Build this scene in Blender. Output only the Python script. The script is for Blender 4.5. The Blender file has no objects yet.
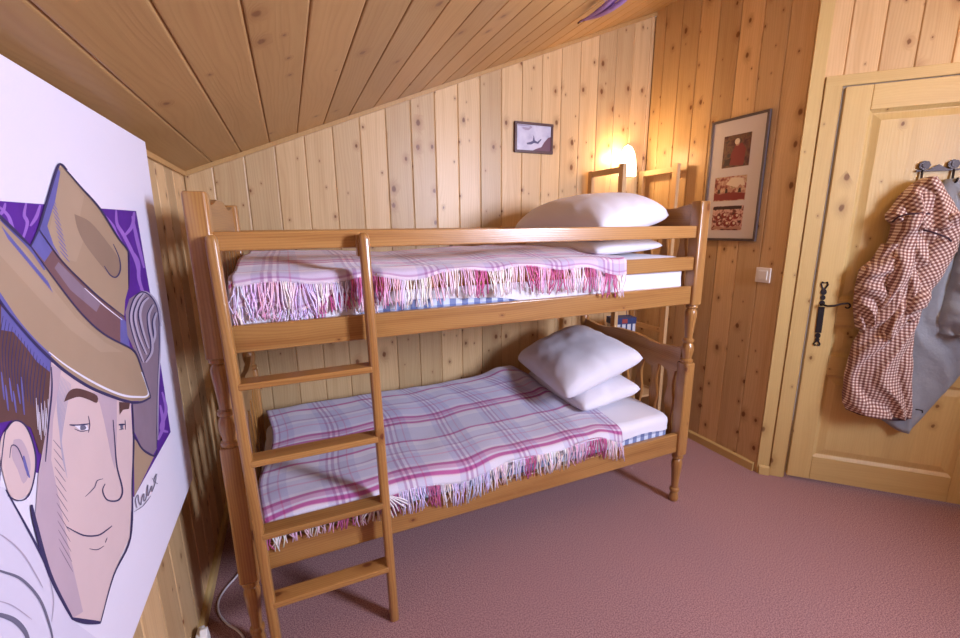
import bpy, bmesh, math, random
from mathutils import Vector, Matrix, noise

random.seed(7)
SC = bpy.context.scene
COL = SC.collection
V = Vector

# ------------------------------------------------------------------ camera
CAM = V((0.430, -2.555, 1.463))
F = V((0.3905, 0.8963, -0.2104)).normalized()
R = V((0.9163, -0.4004, -0.0103)); R = (R - F * R.dot(F)).normalized()
U = R.cross(F).normalized()
FPX = 431.3
cd = bpy.data.cameras.new('camera')
cd.sensor_width = 36.0; cd.lens = FPX / 960 * 36; cd.clip_start = 0.02
co = bpy.data.objects.new('camera', cd); COL.objects.link(co)
co.matrix_world = Matrix(((R.x, U.x, -F.x, CAM.x), (R.y, U.y, -F.y, CAM.y), (R.z, U.z, -F.z, CAM.z), (0, 0, 0, 1)))
SC.camera = co

# ------------------------------------------------------------------ world, lights, exposure
w = bpy.data.worlds.new('world'); SC.world = w; w.use_nodes = True
w.node_tree.nodes['Background'].inputs[0].default_value = (0.75, 0.82, 1.0, 1)
w.node_tree.nodes['Background'].inputs[1].default_value = 1.0
SC.view_settings.view_transform = 'Standard'
SC.view_settings.look = 'None'
SC.view_settings.exposure = 0.0
SC.view_settings.gamma = 1.0

def area(name, loc, target, sx, sy, power, color):
    l = bpy.data.lights.new(name, 'AREA'); l.shape = 'RECTANGLE'; l.size = sx; l.size_y = sy
    l.energy = power; l.color = color
    o = bpy.data.objects.new(name, l); COL.objects.link(o); o.location = loc
    o.rotation_euler = (V(target) - V(loc)).to_track_quat('-Z', 'Y').to_euler()
    return o
def point(name, loc, power, color, rad):
    l = bpy.data.lights.new(name, 'POINT'); l.energy = power; l.color = color; l.shadow_soft_size = rad
    o = bpy.data.objects.new(name, l); COL.objects.link(o); o.location = loc
    return o
# daylight entering through the window in the front wall (behind the camera, to its right)
wd = area('window_daylight', (2.65, -3.56, 1.90), (0.55, -1.0, 1.45), 0.62, 0.75, 112, (0.68, 0.74, 1.0))
wd.data.spread = math.radians(130)
# the pendant under the ceiling and the wall lamp over the bunk
point('pendant_bulb', (2.95, -2.25, 2.44), 16, (1.0, 0.66, 0.36), 0.10)
point('wall_lamp_bulb', (2.59, -0.085, 1.93), 8.0, (1.0, 0.62, 0.30), 0.03)

# ------------------------------------------------------------------ room numbers
XR = 2.881; YD = -1.064; PHI = -0.801
D = V((math.cos(PHI), math.sin(PHI), 0)); NI = V((D.y, -D.x, 0))   # along the door wall; into the room
O = V((XR, YD, 0))
YW = -3.60; XO = 3.75
def ceil_z(x): return 1.73 + (2.878 - 1.73) / XR * x
def dw(s, z, off=0.0): return O + D * s + NI * off + V((0, 0, z))

# ------------------------------------------------------------------ materials
def newmat(name, rough=0.5, spec=0.4):
    m = bpy.data.materials.new(name); m.use_nodes = True
    nt = m.node_tree; b = nt.nodes['Principled BSDF']
    b.inputs['Roughness'].default_value = rough
    b.inputs['Specular IOR Level'].default_value = spec
    return m, nt, b
def nd(nt, t, **k):
    n = nt.nodes.new(t)
    for a, v in k.items(): setattr(n, a, v)
    return n
def mth(nt, op, a, b=None, c=None, clamp=False):
    n = nt.nodes.new('ShaderNodeMath'); n.operation = op; n.use_clamp = clamp
    for i, x in enumerate((a, b, c)):
        if x is None: continue
        if isinstance(x, (int, float)): n.inputs[i].default_value = x
        else: nt.links.new(x, n.inputs[i])
    return n.outputs[0]
def mix(nt, f, a, b, mode='MIX'):
    n = nt.nodes.new('ShaderNodeMix'); n.data_type = 'RGBA'; n.blend_type = mode; n.clamp_factor = True
    for s, x in ((n.inputs[0], f), (n.inputs[6], a), (n.inputs[7], b)):
        if isinstance(x, (int, float)): s.default_value = x
        elif isinstance(x, tuple): s.default_value = (x[0], x[1], x[2], 1)
        else: nt.links.new(x, s)
    return n.outputs[2]
def comb(nt, x, y, z=0.0):
    n = nt.nodes.new('ShaderNodeCombineXYZ')
    for i, v in enumerate((x, y, z)):
        if isinstance(v, (int, float)): n.inputs[i].default_value = v
        else: nt.links.new(v, n.inputs[i])
    return n.outputs[0]
def uvsep(nt):
    u = nd(nt, 'ShaderNodeUVMap'); s = nd(nt, 'ShaderNodeSeparateXYZ'); nt.links.new(u.outputs[0], s.inputs[0])
    return s.outputs[0], s.outputs[1]
def noise_n(nt, vec, scale, detail=2.0, rough=0.5):
    n = nd(nt, 'ShaderNodeTexNoise'); n.inputs['Scale'].default_value = scale
    n.inputs['Detail'].default_value = detail; n.inputs['Roughness'].default_value = rough
    nt.links.new(vec, n.inputs['Vector']); return n.outputs[0]
def smooth(nt, x, a, b):
    n = nd(nt, 'ShaderNodeMapRange'); n.interpolation_type = 'SMOOTHSTEP'
    nt.links.new(x, n.inputs[0]); n.inputs[1].default_value = a; n.inputs[2].default_value = b
    return n.outputs[0]
def bump(nt, b, h, strength, dist):
    n = nd(nt, 'ShaderNodeBump'); n.inputs['Strength'].default_value = strength; n.inputs['Distance'].default_value = dist
    nt.links.new(h, n.inputs['Height']); nt.links.new(n.outputs[0], b.inputs['Normal'])

def wood(name, light, dark, knotc, rough=0.4, spec=0.4, rings=70.0, contrast=0.6, knots=1.0, tint=0.25, coat=0.0):
    """UV in metres: u across the board, v along it; colour attribute 'tone' = one value per board."""
    m, nt, b = newmat(name, rough, spec)
    u, v = uvsep(nt)
    low = noise_n(nt, comb(nt, mth(nt, 'MULTIPLY', u, 7.0), mth(nt, 'MULTIPLY', v, 1.1)), 1.0, 2.0)
    # knots
    kv = comb(nt, mth(nt, 'MULTIPLY', u, 10.0), mth(nt, 'MULTIPLY', v, 6.5))
    vo = nd(nt, 'ShaderNodeTexVoronoi'); vo.voronoi_dimensions = '2D'; vo.inputs['Scale'].default_value = 1.0
    nt.links.new(kv, vo.inputs['Vector'])
    sc = nd(nt, 'ShaderNodeSeparateColor'); nt.links.new(vo.outputs['Color'], sc.inputs[0])
    wob = noise_n(nt, comb(nt, mth(nt, 'MULTIPLY', u, 90.0), mth(nt, 'MULTIPLY', v, 60.0)), 1.0, 2.0)
    dd = mth(nt, 'ADD', vo.outputs['Distance'], mth(nt, 'MULTIPLY', mth(nt, 'SUBTRACT', wob, 0.5), 0.06))
    on = mth(nt, 'GREATER_THAN', sc.outputs[1], 1.0 - 0.46 * knots)
    rad = mth(nt, 'ADD', 0.026, mth(nt, 'MULTIPLY', mth(nt, 'POWER', sc.outputs[0], 2.4), 0.10))
    q = mth(nt, 'DIVIDE', dd, rad)
    knot = mth(nt, 'MULTIPLY', mth(nt, 'SUBTRACT', 1.0, smooth(nt, q, 0.6, 1.25)), on)
    halo = mth(nt, 'MULTIPLY', mth(nt, 'SUBTRACT', 1.0, smooth(nt, q, 0.8, 4.0)), on)
    # growth rings: bands along the board bent by low noise and by the knots
    ph = mth(nt, 'ADD', mth(nt, 'MULTIPLY', u, rings), mth(nt, 'ADD', mth(nt, 'MULTIPLY', low, 9.0), mth(nt, 'MULTIPLY', halo, 2.2)))
    ring = mth(nt, 'ADD', mth(nt, 'MULTIPLY', mth(nt, 'SINE', mth(nt, 'MULTIPLY', ph, 6.283)), 0.5), 0.5)
    ring = mth(nt, 'POWER', ring, 2.0)
    fine = noise_n(nt, comb(nt, mth(nt, 'MULTIPLY', u, 260.0), mth(nt, 'MULTIPLY', v, 4.0)), 1.0, 3.0, 0.6)
    streak = smooth(nt, noise_n(nt, comb(nt, mth(nt, 'MULTIPLY', u, 28.0), mth(nt, 'MULTIPLY', v, 1.3), 3.0), 1.0, 3.0), 0.42, 0.72)
    f = mth(nt, 'ADD', mth(nt, 'MULTIPLY', ring, 0.30 * contrast),
            mth(nt, 'ADD', mth(nt, 'MULTIPLY', fine, 0.35 * contrast), mth(nt, 'MULTIPLY', streak, 0.45 * contrast)), clamp=True)
    c = mix(nt, f, light, dark)
    at = nd(nt, 'ShaderNodeAttribute'); at.attribute_name = 'tone'
    t = mth(nt, 'ADD', 1.0 - tint * 0.6, mth(nt, 'MULTIPLY', at.outputs['Fac'], tint))
    c = mix(nt, 1.0, c, comb(nt, t, t, t), 'MULTIPLY')
    c = mix(nt, mth(nt, 'MULTIPLY', halo, 0.45), c, tuple(0.55 * a + 0.45 * k for a, k in zip(dark, knotc)))
    c = mix(nt, mth(nt, 'MULTIPLY', knot, 0.88), c, knotc)
    nt.links.new(c, b.inputs['Base Color'])
    bump(nt, b, mth(nt, 'ADD', fine, ring), 0.12, 0.001)
    if coat: b.inputs['Coat Weight'].default_value = coat; b.inputs['Coat Roughness'].default_value = 0.18
    return m

def plain(name, c, rough=0.6, spec=0.3, metal=0.0, var=0.0, scale=20.0):
    m, nt, b = newmat(name, rough, spec)
    b.inputs['Metallic'].default_value = metal
    tc = nd(nt, 'ShaderNodeTexCoord')
    n = noise_n(nt, tc.outputs['Object'], scale, 3.0)
    k = mth(nt, 'ADD', 1 - var, mth(nt, 'MULTIPLY', n, 2 * var))
    nt.links.new(mix(nt, 1.0, c, comb(nt, k, k, k), 'MULTIPLY'), b.inputs['Base Color'])
    return m

M = {}
M['panel'] = wood('spruce_panelling', (0.69, 0.475, 0.24), (0.47, 0.26, 0.10), (0.15, 0.045, 0.008), rough=0.38, spec=0.35, rings=75, contrast=0.62, knots=1.4, tint=0.36)
M['ceil'] = wood('spruce_ceiling', (0.52, 0.31, 0.115), (0.38, 0.19, 0.06), (0.20, 0.075, 0.025), rough=0.38, spec=0.35, rings=60, contrast=0.5, knots=0.35, tint=0.22)
M['door'] = wood('spruce_door', (0.64, 0.455, 0.18), (0.50, 0.30, 0.10), (0.17, 0.07, 0.02), rough=0.38, spec=0.35, rings=80, contrast=0.5, knots=0.7, tint=0.12)
M['bed'] = wood('honey_pine', (0.45, 0.225, 0.065), (0.21, 0.068, 0.014), (0.12, 0.03, 0.01), rough=0.28, spec=0.5, rings=110, contrast=0.85, knots=0.35, tint=0.25, coat=0.35)
M['shelf'] = wood('pale_pine', (0.66, 0.43, 0.21), (0.50, 0.29, 0.12), (0.17, 0.06, 0.02), rough=0.5, rings=90, contrast=0.5, knots=0.4, tint=0.15)
M['iron'] = plain('black_iron', (0.025, 0.02, 0.022), 0.45, 0.5, 0.6, 0.2, 60)
M['bronze'] = plain('dark_bronze', (0.045, 0.028, 0.026), 0.45, 0.5, 0.3, 0.2, 60)
M['white_plastic'] = plain('white_plastic', (0.86, 0.84, 0.78), 0.35, 0.5)
M['silver'] = plain('grey_metal_frame', (0.13, 0.105, 0.105), 0.35, 0.5, 0.4, 0.1, 30)
M['darkframe'] = plain('dark_brown_frame', (0.07, 0.022, 0.022), 0.4, 0.5)
M['mat_board'] = plain('mat_board', (0.64, 0.60, 0.60), 0.8, 0.2)
M['canvas'] = plain('white_canvas', (0.76, 0.72, 0.82), 0.75, 0.15, 0.0, 0.02, 300)
M['cable'] = plain('white_cable', (0.72, 0.66, 0.68), 0.5)
M['glass'] = None
m, nt, b = newmat('window_glass', 0.05); b.inputs['Transmission Weight'].default_value = 1.0; b.inputs['Base Color'].default_value = (1, 1, 1, 1); M['glass'] = m

# carpet
m, nt, b = newmat('carpet', 0.95, 0.1)
tc = nd(nt, 'ShaderNodeTexCoord')
n1 = noise_n(nt, tc.outputs['Object'], 210, 3, 0.8); n2 = noise_n(nt, tc.outputs['Object'], 3.0, 2)
c = mix(nt, smooth(nt, n1, 0.41, 0.59), (0.185, 0.080, 0.088), (0.47, 0.27, 0.245))
c = mix(nt, mth(nt, 'MULTIPLY', n2, 0.25), c, (0.35, 0.15, 0.15))
nt.links.new(c, b.inputs['Base Color']); b.inputs['Sheen Weight'].default_value = 0.2
bump(nt, b, n1, 0.2, 0.002); M['carpet'] = m

# white bed linen
def linen(name, col):
    m, nt, b = newmat(name, 0.85, 0.15)
    tc = nd(nt, 'ShaderNodeTexCoord')
    n = noise_n(nt, tc.outputs['Object'], 9, 4, 0.6); n3 = noise_n(nt, tc.outputs['Object'], 500, 1)
    b.inputs['Base Color'].default_value = (*col, 1); b.inputs['Sheen Weight'].default_value = 0.15
    bump(nt, b, mth(nt, 'ADD', n, mth(nt, 'MULTIPLY', n3, 0.03)), 0.18, 0.010)
    return m
M['linen'] = linen('white_linen', (0.74, 0.71, 0.76))

def ramp(nt, x, stops):
    r = nd(nt, 'ShaderNodeValToRGB'); r.color_ramp.interpolation = 'LINEAR'
    e = r.color_ramp.elements
    pts = []
    for i, (p, c) in enumerate(stops):
        nxt = stops[i + 1][0] if i + 1 < len(stops) else 1.0
        pts.append((p + 0.006 if i else 0.0, c)); pts.append((nxt - 0.006, c))
    e[0].position = pts[0][0]; e[0].color = (*pts[0][1], 1)
    e[1].position = pts[-1][0]; e[1].color = (*pts[-1][1], 1)
    for p, c in pts[1:-1]:
        k = e.new(p); k.color = (*c, 1)
    nt.links.new(x, r.inputs[0]); return r.outputs[0]

W_ = (1, 1, 1); MG = (0.66, 0.17, 0.40); PK = (0.86, 0.55, 0.70); GB = (0.83, 0.84, 0.93); MV = (0.66, 0.50, 0.66); CR = (1.0, 0.90, 0.86)
# stripes that run along the bed (function of v) and across it (function of u)
VST = [(0.0, W_), (0.07, CR), (0.085, MG), (0.125, W_), (0.145, PK), (0.19, MG), (0.225, W_), (0.26, GB), (0.37, PK), (0.39, GB), (0.45, W_), (0.49, MV), (0.515, GB), (0.62, W_), (0.70, MG), (0.735, GB)]
UST = [(0.0, W_), (0.28, GB), (0.38, MV), (0.42, W_), (0.46, MV), (0.51, W_), (0.56, MV), (0.59, GB), (0.70, PK), (0.72, GB), (0.82, W_)]
def plaid(name, base, PV, PU, v0, u0, attr=False):
    m, nt, b = newmat(name, 0.95, 0.08)
    u, v = uvsep(nt)
    fv = mth(nt, 'FRACT', mth(nt, 'DIVIDE', mth(nt, 'ADD', v, v0), PV))
    fu = mth(nt, 'FRACT', mth(nt, 'DIVIDE', mth(nt, 'ADD', u, u0), PU))
    c = mix(nt, 1.0, ramp(nt, fv, VST), ramp(nt, fu, UST), 'MULTIPLY')
    c = mix(nt, 1.0, c, base, 'MULTIPLY')
    # woven look: fine twill
    tw = mth(nt, 'SINE', mth(nt, 'MULTIPLY', mth(nt, 'ADD', u, v), 2200.0))
    fz = noise_n(nt, comb(nt, mth(nt, 'MULTIPLY', u, 300), mth(nt, 'MULTIPLY', v, 300)), 1.0, 3)
    k = mth(nt, 'ADD', 0.86, mth(nt, 'MULTIPLY', fz, 0.28))
    c = mix(nt, 1.0, c, comb(nt, k, k, k), 'MULTIPLY')
    nt.links.new(c, b.inputs['Base Color']); b.inputs['Sheen Weight'].default_value = 0.3
    bump(nt, b, mth(nt, 'ADD', fz, mth(nt, 'MULTIPLY', tw, 0.2)), 0.4, 0.002)
    return m
M['plaid_low'] = plaid('plaid_lilac', (0.68, 0.63, 0.70), 0.46, 0.245, 0.0, 0.10)
M['plaid_up'] = plaid('plaid_pink', (0.74, 0.60, 0.66), 0.30, 0.26, 0.135, 0.02)
# fringe takes its colour from the stripe it grows out of
m, nt, b = newmat('fringe_yarn', 0.9, 0.1)
at = nd(nt, 'ShaderNodeAttribute'); at.attribute_name = 'yarn'
nt.links.new(at.outputs['Color'], b.inputs['Base Color']); M['yarn'] = m

# blue and white mattress ticking check
m, nt, b = newmat('blue_check_ticking', 0.85, 0.15)
u, v = uvsep(nt)
def sq(x, p, d): return mth(nt, 'GREATER_THAN', mth(nt, 'FRACT', mth(nt, 'DIVIDE', x, p)), d)
c = mix(nt, mth(nt, 'MULTIPLY', sq(u, 0.05, 0.5), 0.75), (0.62, 0.67, 0.80), (0.06, 0.095, 0.28))
c = mix(nt, mth(nt, 'MULTIPLY', sq(v, 0.04, 0.62), 0.45), c, (0.05, 0.075, 0.22))
nt.links.new(c, b.inputs['Base Color']); M['ticking'] = m

# gingham
m, nt, b = newmat('brown_gingham', 0.9, 0.1)
u, v = uvsep(nt)
P_ = 0.0145
a1 = mth(nt, 'GREATER_THAN', mth(nt, 'FRACT', mth(nt, 'DIVIDE', u, P_)), 0.52)
a2 = mth(nt, 'GREATER_THAN', mth(nt, 'FRACT', mth(nt, 'DIVIDE', v, P_)), 0.52)
s = mth(nt, 'MULTIPLY', mth(nt, 'ADD', a1, a2), 0.5)
rr = nd(nt, 'ShaderNodeValToRGB'); rr.color_ramp.elements[0].color = (0.17, 0.07, 0.06, 1); rr.color_ramp.elements[1].color = (0.86, 0.74, 0.66, 1)
e = rr.color_ramp.elements.new(0.5); e.color = (0.42, 0.24, 0.19, 1)
nt.links.new(s, rr.inputs[0]); nt.links.new(rr.outputs[0], b.inputs['Base Color']); b.inputs['Sheen Weight'].default_value = 0.2
M['gingham'] = m
m, nt, b = newmat('grey_blue_cloth', 0.7, 0.25)
tc = nd(nt, 'ShaderNodeTexCoord'); n = noise_n(nt, tc.outputs['Object'], 14, 5, 0.65)
nt.links.new(mix(nt, n, (0.235, 0.26, 0.30), (0.36, 0.385, 0.42)), b.inputs['Base Color']); bump(nt, b, n, 0.5, 0.02); M['greycloth'] = m
M['darktrim'] = plain('dark_plum_binding', (0.05, 0.018, 0.03), 0.7)

def emis(name, col, st):
    m, nt, b = newmat(name)
    b.inputs['Base Color'].default_value = (0.8, 0.75, 0.65, 1)
    b.inputs['Emission Color'].default_value = (*col, 1); b.inputs['Emission Strength'].default_value = st
    return m
M['lampshade'] = emis('glowing_lamp_glass', (1.0, 0.86, 0.62), 4.0)
M['pendshade'] = emis('glowing_globe', (1.0, 0.78, 0.5), 1.2)

# ------------------------------------------------------------------ mesh building
class MB:
    def __init__(s): s.v = []; s.f = []; s.uv = []; s.t = []; s.m = []
    def face(s, pts, uvs, tone=0.5, mi=0):
        i = len(s.v); s.v += [V(p) for p in pts]; s.f.append(list(range(i, i + len(pts)))); s.uv.append(list(uvs)); s.t.append(tone); s.m.append(mi)
    def box(s, lo, hi, axis=2, mi=0, mat4=None, tone=None):
        lo = V(lo); hi = V(hi); off = V((random.random() * 9, random.random() * 9))
        tone = random.random() if tone is None else tone
        c = [V((x, y, z)) for x in (lo.x, hi.x) for y in (lo.y, hi.y) for z in (lo.z, hi.z)]
        i = len(s.v); s.v += [mat4 @ p if mat4 else p for p in c]
        for q in ((0, 1, 3, 2), (4, 6, 7, 5), (0, 4, 5, 1), (2, 3, 7, 6), (0, 2, 6, 4), (1, 5, 7, 3)):
            s.f.append([i + k for k in q]); s.t.append(tone); s.m.append(mi)
            s.uv.append([(sum(c[k][a] for a in range(3) if a != axis) + off.x, c[k][axis] + off.y) for k in q])
        return s
    def lathe(s, prof, n=24, mi=0, mat4=None, uvscale=1.0, tone=None):
        """prof: list of (radius, height)"""
        tone = random.random() if tone is None else tone
        i = len(s.v); off = random.random() * 9
        for r, z in prof:
            for k in range(n):
                a = 2 * math.pi * k / n; p = V((r * math.cos(a), r * math.sin(a), z)); s.v.append(mat4 @ p if mat4 else p)
        for j in range(len(prof) - 1):
            for k in range(n):
                k2 = (k + 1) % n
                s.f.append([i + j * n + k, i + j * n + k2, i + (j + 1) * n + k2, i + (j + 1) * n + k]); s.t.append(tone); s.m.append(mi)
                uu = [k / n * .16 + off, (k + 1) / n * .16 + off]
                s.uv.append([(uu[0], prof[j][1]), (uu[1], prof[j][1]), (uu[1], prof[j + 1][1]), (uu[0], prof[j + 1][1])])
        for j, rev in ((0, True), (len(prof) - 1, False)):
            ids = [i + j * n + k for k in range(n)]
            if rev: ids.reverse()
            s.f.append(ids); s.t.append(tone); s.m.append(mi); s.uv.append([(off + .1 * math.cos(6.283 * k / n) * prof[j][0], .1 * math.sin(6.283 * k / n)) for k in range(n)])
        return s
    def tube(s, pts, r, n=8, mi=0, tone=0.5, taper=None):
        pts = [V(p) for p in pts]; i = len(s.v); L = 0
        up = V((0.13, 0.31, 0.94))
        for j, p in enumerate(pts):
            t = (pts[min(j + 1, len(pts) - 1)] - pts[max(j - 1, 0)]).normalized()
            a = t.cross(up)
            if a.length < .05: a = t.cross(V((1, 0, 0)))
            a.normalize(); b = t.cross(a); rr = r if taper is None else r * (1 + (taper - 1) * j / (len(pts) - 1))
            for k in range(n):
                an = 6.2832 * k / n; s.v.append(p + (a * math.cos(an) + b * math.sin(an)) * rr)
        for j in range(len(pts) - 1):
            L2 = L + (pts[j + 1] - pts[j]).length
            for k in range(n):
                k2 = (k + 1) % n
                s.f.append([i + j * n + k, i + j * n + k2, i + (j + 1) * n + k2, i + (j + 1) * n + k]); s.t.append(tone); s.m.append(mi)
                s.uv.append([(k / n * .1, L), ((k + 1) / n * .1, L), ((k + 1) / n * .1, L2), (k / n * .1, L2)])
            L = L2
        for j, rev in ((0, True), (len(pts) - 1, False)):
            ids = [i + j * n + k for k in range(n)]
            s.f.append(ids[::-1] if rev else ids); s.t.append(tone); s.m.append(mi); s.uv.append([(0, 0)] * n)
        return s
    def prism(s, outline, d0, d1, fn, mi=0, tone=0.5):
        """outline in 2D, fn(a,b,depth) -> 3D"""
        n = len(outline); A = [fn(a, b, d0) for a, b in outline]; B = [fn(a, b, d1) for a, b in outline]
        ou = random.random() * 9
        s.face(A[::-1], [(a + ou, b) for a, b in outline][::-1], tone, mi); s.face(B, [(a + ou, b) for a, b in outline], tone, mi)
        for k in range(n):
            k2 = (k + 1) % n
            s.face([A[k], A[k2], B[k2], B[k]], [(outline[k][0] + ou, outline[k][1]), (outline[k2][0] + ou, outline[k2][1]), (outline[k2][0] + ou + .01, outline[k2][1]), (outline[k][0] + ou + .01, outline[k][1])], tone, mi)
        return s
    def grid(s, P, UVf, mi=0, tone=0.5, close=False):
        """P: rows of points"""
        i = len(s.v); nr = len(P); nc = len(P[0])
        for row in P: s.v += [V(p) for p in row]
        for a in range(nr - 1):
            for b_ in range(nc if close else nc - 1):
                b2 = (b_ + 1) % nc
                s.f.append([i + a * nc + b_, i + a * nc + b2, i + (a + 1) * nc + b2, i + (a + 1) * nc + b_]); s.t.append(tone); s.m.append(mi)
                s.uv.append([UVf(a, b_), UVf(a, b_ + 1), UVf(a + 1, b_ + 1), UVf(a + 1, b_)])
        return s

ORG = {}
def obj(name, mb, mats, parent=None, smooth=False, bev=0.0, weld=False, subsurf=0, seg=2):
    me = bpy.data.meshes.new(name)
    org = ORG.get(parent.name, V((0, 0, 0))) if parent else V((0, 0, 0))
    me.from_pydata([v - org for v in mb.v], [], mb.f)
    uvl = me.uv_layers.new(name='UVMap'); k = 0
    flat = []
    for fu in mb.uv:
        for q in fu: flat += [q[0], q[1]]
    uvl.data.foreach_set('uv', flat)
    at = me.attributes.new('tone', 'FLOAT', 'FACE'); at.data.foreach_set('value', mb.t)
    mats = mats if isinstance(mats, list) else [mats]
    for mm in mats: me.materials.append(mm)
    me.polygons.foreach_set('material_index', mb.m)
    if hasattr(mb, 'yarn'):
        ya = me.attributes.new('yarn', 'FLOAT_COLOR', 'FACE'); ya.data.foreach_set('color', [x for c in mb.yarn for x in (*c, 1)])
    if weld or bev:
        bm = bmesh.new(); bm.from_mesh(me); bmesh.ops.remove_doubles(bm, verts=bm.verts, dist=0.00005)
        bmesh.ops.recalc_face_normals(bm, faces=bm.faces); bm.to_mesh(me); bm.free()
    if smooth: me.shade_smooth()
    me.update()
    o = bpy.data.objects.new(name, me); COL.objects.link(o)
    if parent: o.parent = parent
    ORG[o.name] = org
    if bev:
        md = o.modifiers.new('bevel', 'BEVEL'); md.width = bev; md.segments = seg; md.limit_method = 'ANGLE'; md.angle_limit = math.radians(40)
        me.shade_smooth(); md.harden_normals = True
        try: me.set_sharp_from_angle(angle=math.radians(50))
        except Exception: pass
    if subsurf:
        md = o.modifiers.new('subd', 'SUBSURF'); md.levels = subsurf; md.render_levels = subsurf
    return o
def thing(name, label, cat, loc, group=None):
    o = bpy.data.objects.new(name, None); COL.objects.link(o); o.location = loc; o.empty_display_size = 0.1
    ORG[o.name] = V(loc); o['label'] = label; o['category'] = cat
    if group: o['group'] = group
    return o
def tag(o, label, cat, group=None):
    o['label'] = label; o['category'] = cat
    if group: o['group'] = group
    return o
def struct(name, mb, mats, parent=None, **k):
    o = obj(name, mb, mats, parent, **k)
    if not parent: o['kind'] = 'structure'
    return o

# ------------------------------------------------------------------ room shell
def strips(mb, seams, P, N_, ztop, zbot=0.0, skip=None, gw=0.003, gd=0.006, horiz=None):
    """tongue-and-groove boards; P(s) floor point at s, N_ normal into the room"""
    for a, b in zip(seams[:-1], seams[1:]):
        if b - a < 0.012: continue
        tone = random.random(); ou, ov = random.random() * 20, random.random() * 20
        z0 = zbot
        if skip and a >= skip[0] - .001 and b <= skip[1] + .001: z0 = skip[2]
        prof = [(a, -gd), (a + gw, -0.0012), (a + gw + .003, 0.0), (b - gw - .003, 0.0), (b - gw, -0.0012), (b, -gd)]
        for (s0, d0), (s1, d1) in zip(prof[:-1], prof[1:]):
            p0, p1 = P(s0) + N_ * d0, P(s1) + N_ * d1
            t0, t1 = ztop(s0), ztop(s1)
            mb.face([p0 + V((0, 0, z0)), p1 + V((0, 0, z0)), p1 + V((0, 0, t1)), p0 + V((0, 0, t0))],
                    [(s0 - a + ou, z0 + ov), (s1 - a + ou, z0 + ov), (s1 - a + ou, t1 + ov), (s0 - a + ou, t0 + ov)], tone)
def seamlist(a, b, ph, pitch):
    k = math.ceil((a - ph) / pitch); L = [a]
    while ph + k * pitch < b - 0.004:
        if ph + k * pitch > a + 0.004: L.append(ph + k * pitch)
        k += 1
    return L + [b]
TH = 0.06
# back wall
mb = MB(); strips(mb, seamlist(0, XR, 0.125, 0.1433), lambda s: V((s, 0, 0)), V((0, -1, 0)), lambda s: ceil_z(s) + .004)
mb.prism([(-TH, 0), (XR + TH, 0), (XR + TH, ceil_z(XR)), (-TH, ceil_z(0))], 0.009, TH, lambda a, b, d: V((a, d, b)))
struct('wall_back', mb, M['panel'])
# left wall
mb = MB(); strips(mb, seamlist(0, -YW, 0.09, 0.143), lambda s: V((0, -s, 0)), V((1, 0, 0)), lambda s: ceil_z(0) + .004)
mb.box((-TH, YW - TH, 0), (-.009, -.0, ceil_z(0)), 2)
struct('wall_left', mb, M['panel'])
# right wall, from the back corner to the oblique door wall
mb = MB(); strips(mb, seamlist(0, -YD, 0.095, 0.139), lambda s: V((XR, -s, 0)), V((-1, 0, 0)), lambda s: ceil_z(XR) + .004)
mb.box((XR + .009, YD, 0), (XR + TH, 0, ceil_z(XR)), 2)
struct('wall_right', mb, M['panel'])
# oblique wall with the door opening
SEND = 1.25; DS0, DS1, DH = 0.15, 0.96, 2.104
A0, A1, AT = 0.066, 1.03, 2.16       # outer edges of the architrave
seams = sorted(set([0, A0, DS0 - .012, DS1 + .012, A1, SEND] + [x for x in (0.137, 0.268, 0.400, 0.531, 0.662, 0.793, 0.925, 1.15)]))
seams = [0, 0.137, 0.268, 0.400, 0.531, 0.662, 0.793, 0.925, 1.03, SEND]
mb = MB(); strips(mb, seams, lambda s: O + D * s, NI, lambda s: ceil_z((O + D * s).x) + .004, skip=(0.137, 0.975, DH + .01))
mb.prism([(0, 0), (DS0 - .013, 0), (DS0 - .013, DH + .012), (DS1 + .012, DH + .012), (DS1 + .012, 0), (SEND, 0), (SEND, ceil_z((O + D * SEND).x)), (0, ceil_z(XR))], -0.009, -TH - .04, lambda a, b, d: dw(a, b, d))
struct('wall_diagonal', mb, M['panel'])
# outer right wall and front wall, behind the camera
YO = (O + D * SEND).y; XO = (O + D * SEND).x
mb = MB(); strips(mb, seamlist(-YO, -YW, 0.1, 0.143), lambda s: V((XO, -s, 0)), V((-1, 0, 0)), lambda s: ceil_z(XO) + .004)
mb.box((XO + .009, YW - TH, 0), (XO + TH, YO, ceil_z(XO)), 2)
struct('wall_far_right', mb, M['panel'])
WX0, WX1, WZ0, WZ1 = 2.10, 3.20, 1.38, 2.42
mb = MB()
for a, b, z0, z1 in ((-TH, WX0, 0, None), (WX1, XO + TH, 0, None), (WX0, WX1, 0, WZ0), (WX0, WX1, WZ1, None)):
    ol = [(a, z0), (b, z0), (b, z1 if z1 else ceil_z(b)), (a, z1 if z1 else ceil_z(a))]
    mb.prism(ol, YW, YW - .12, lambda x, z, d: V((x, d, z)))
struct('wall_front', mb, M['panel'])
mb = MB()
for lo, hi in (((WX0, YW - .08, WZ0), (WX0 + .06, YW - .03, WZ1)), ((WX1 - .06, YW - .08, WZ0), (WX1, YW - .03, WZ1)), ((WX0, YW - .08, WZ0), (WX1, YW - .03, WZ0 + .06)), ((WX0, YW - .08, WZ1 - .06), (WX1, YW - .03, WZ1))):
    mb.box(lo, hi, 2)
wf = struct('window_1', mb, M['door'], bev=.003)
mb = MB().box((WX0 + .05, YW - .064, WZ0 + .05), (WX1 - .05, YW - .058, WZ1 - .05)); struct('window_pane', mb, M['glass'], wf)
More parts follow.
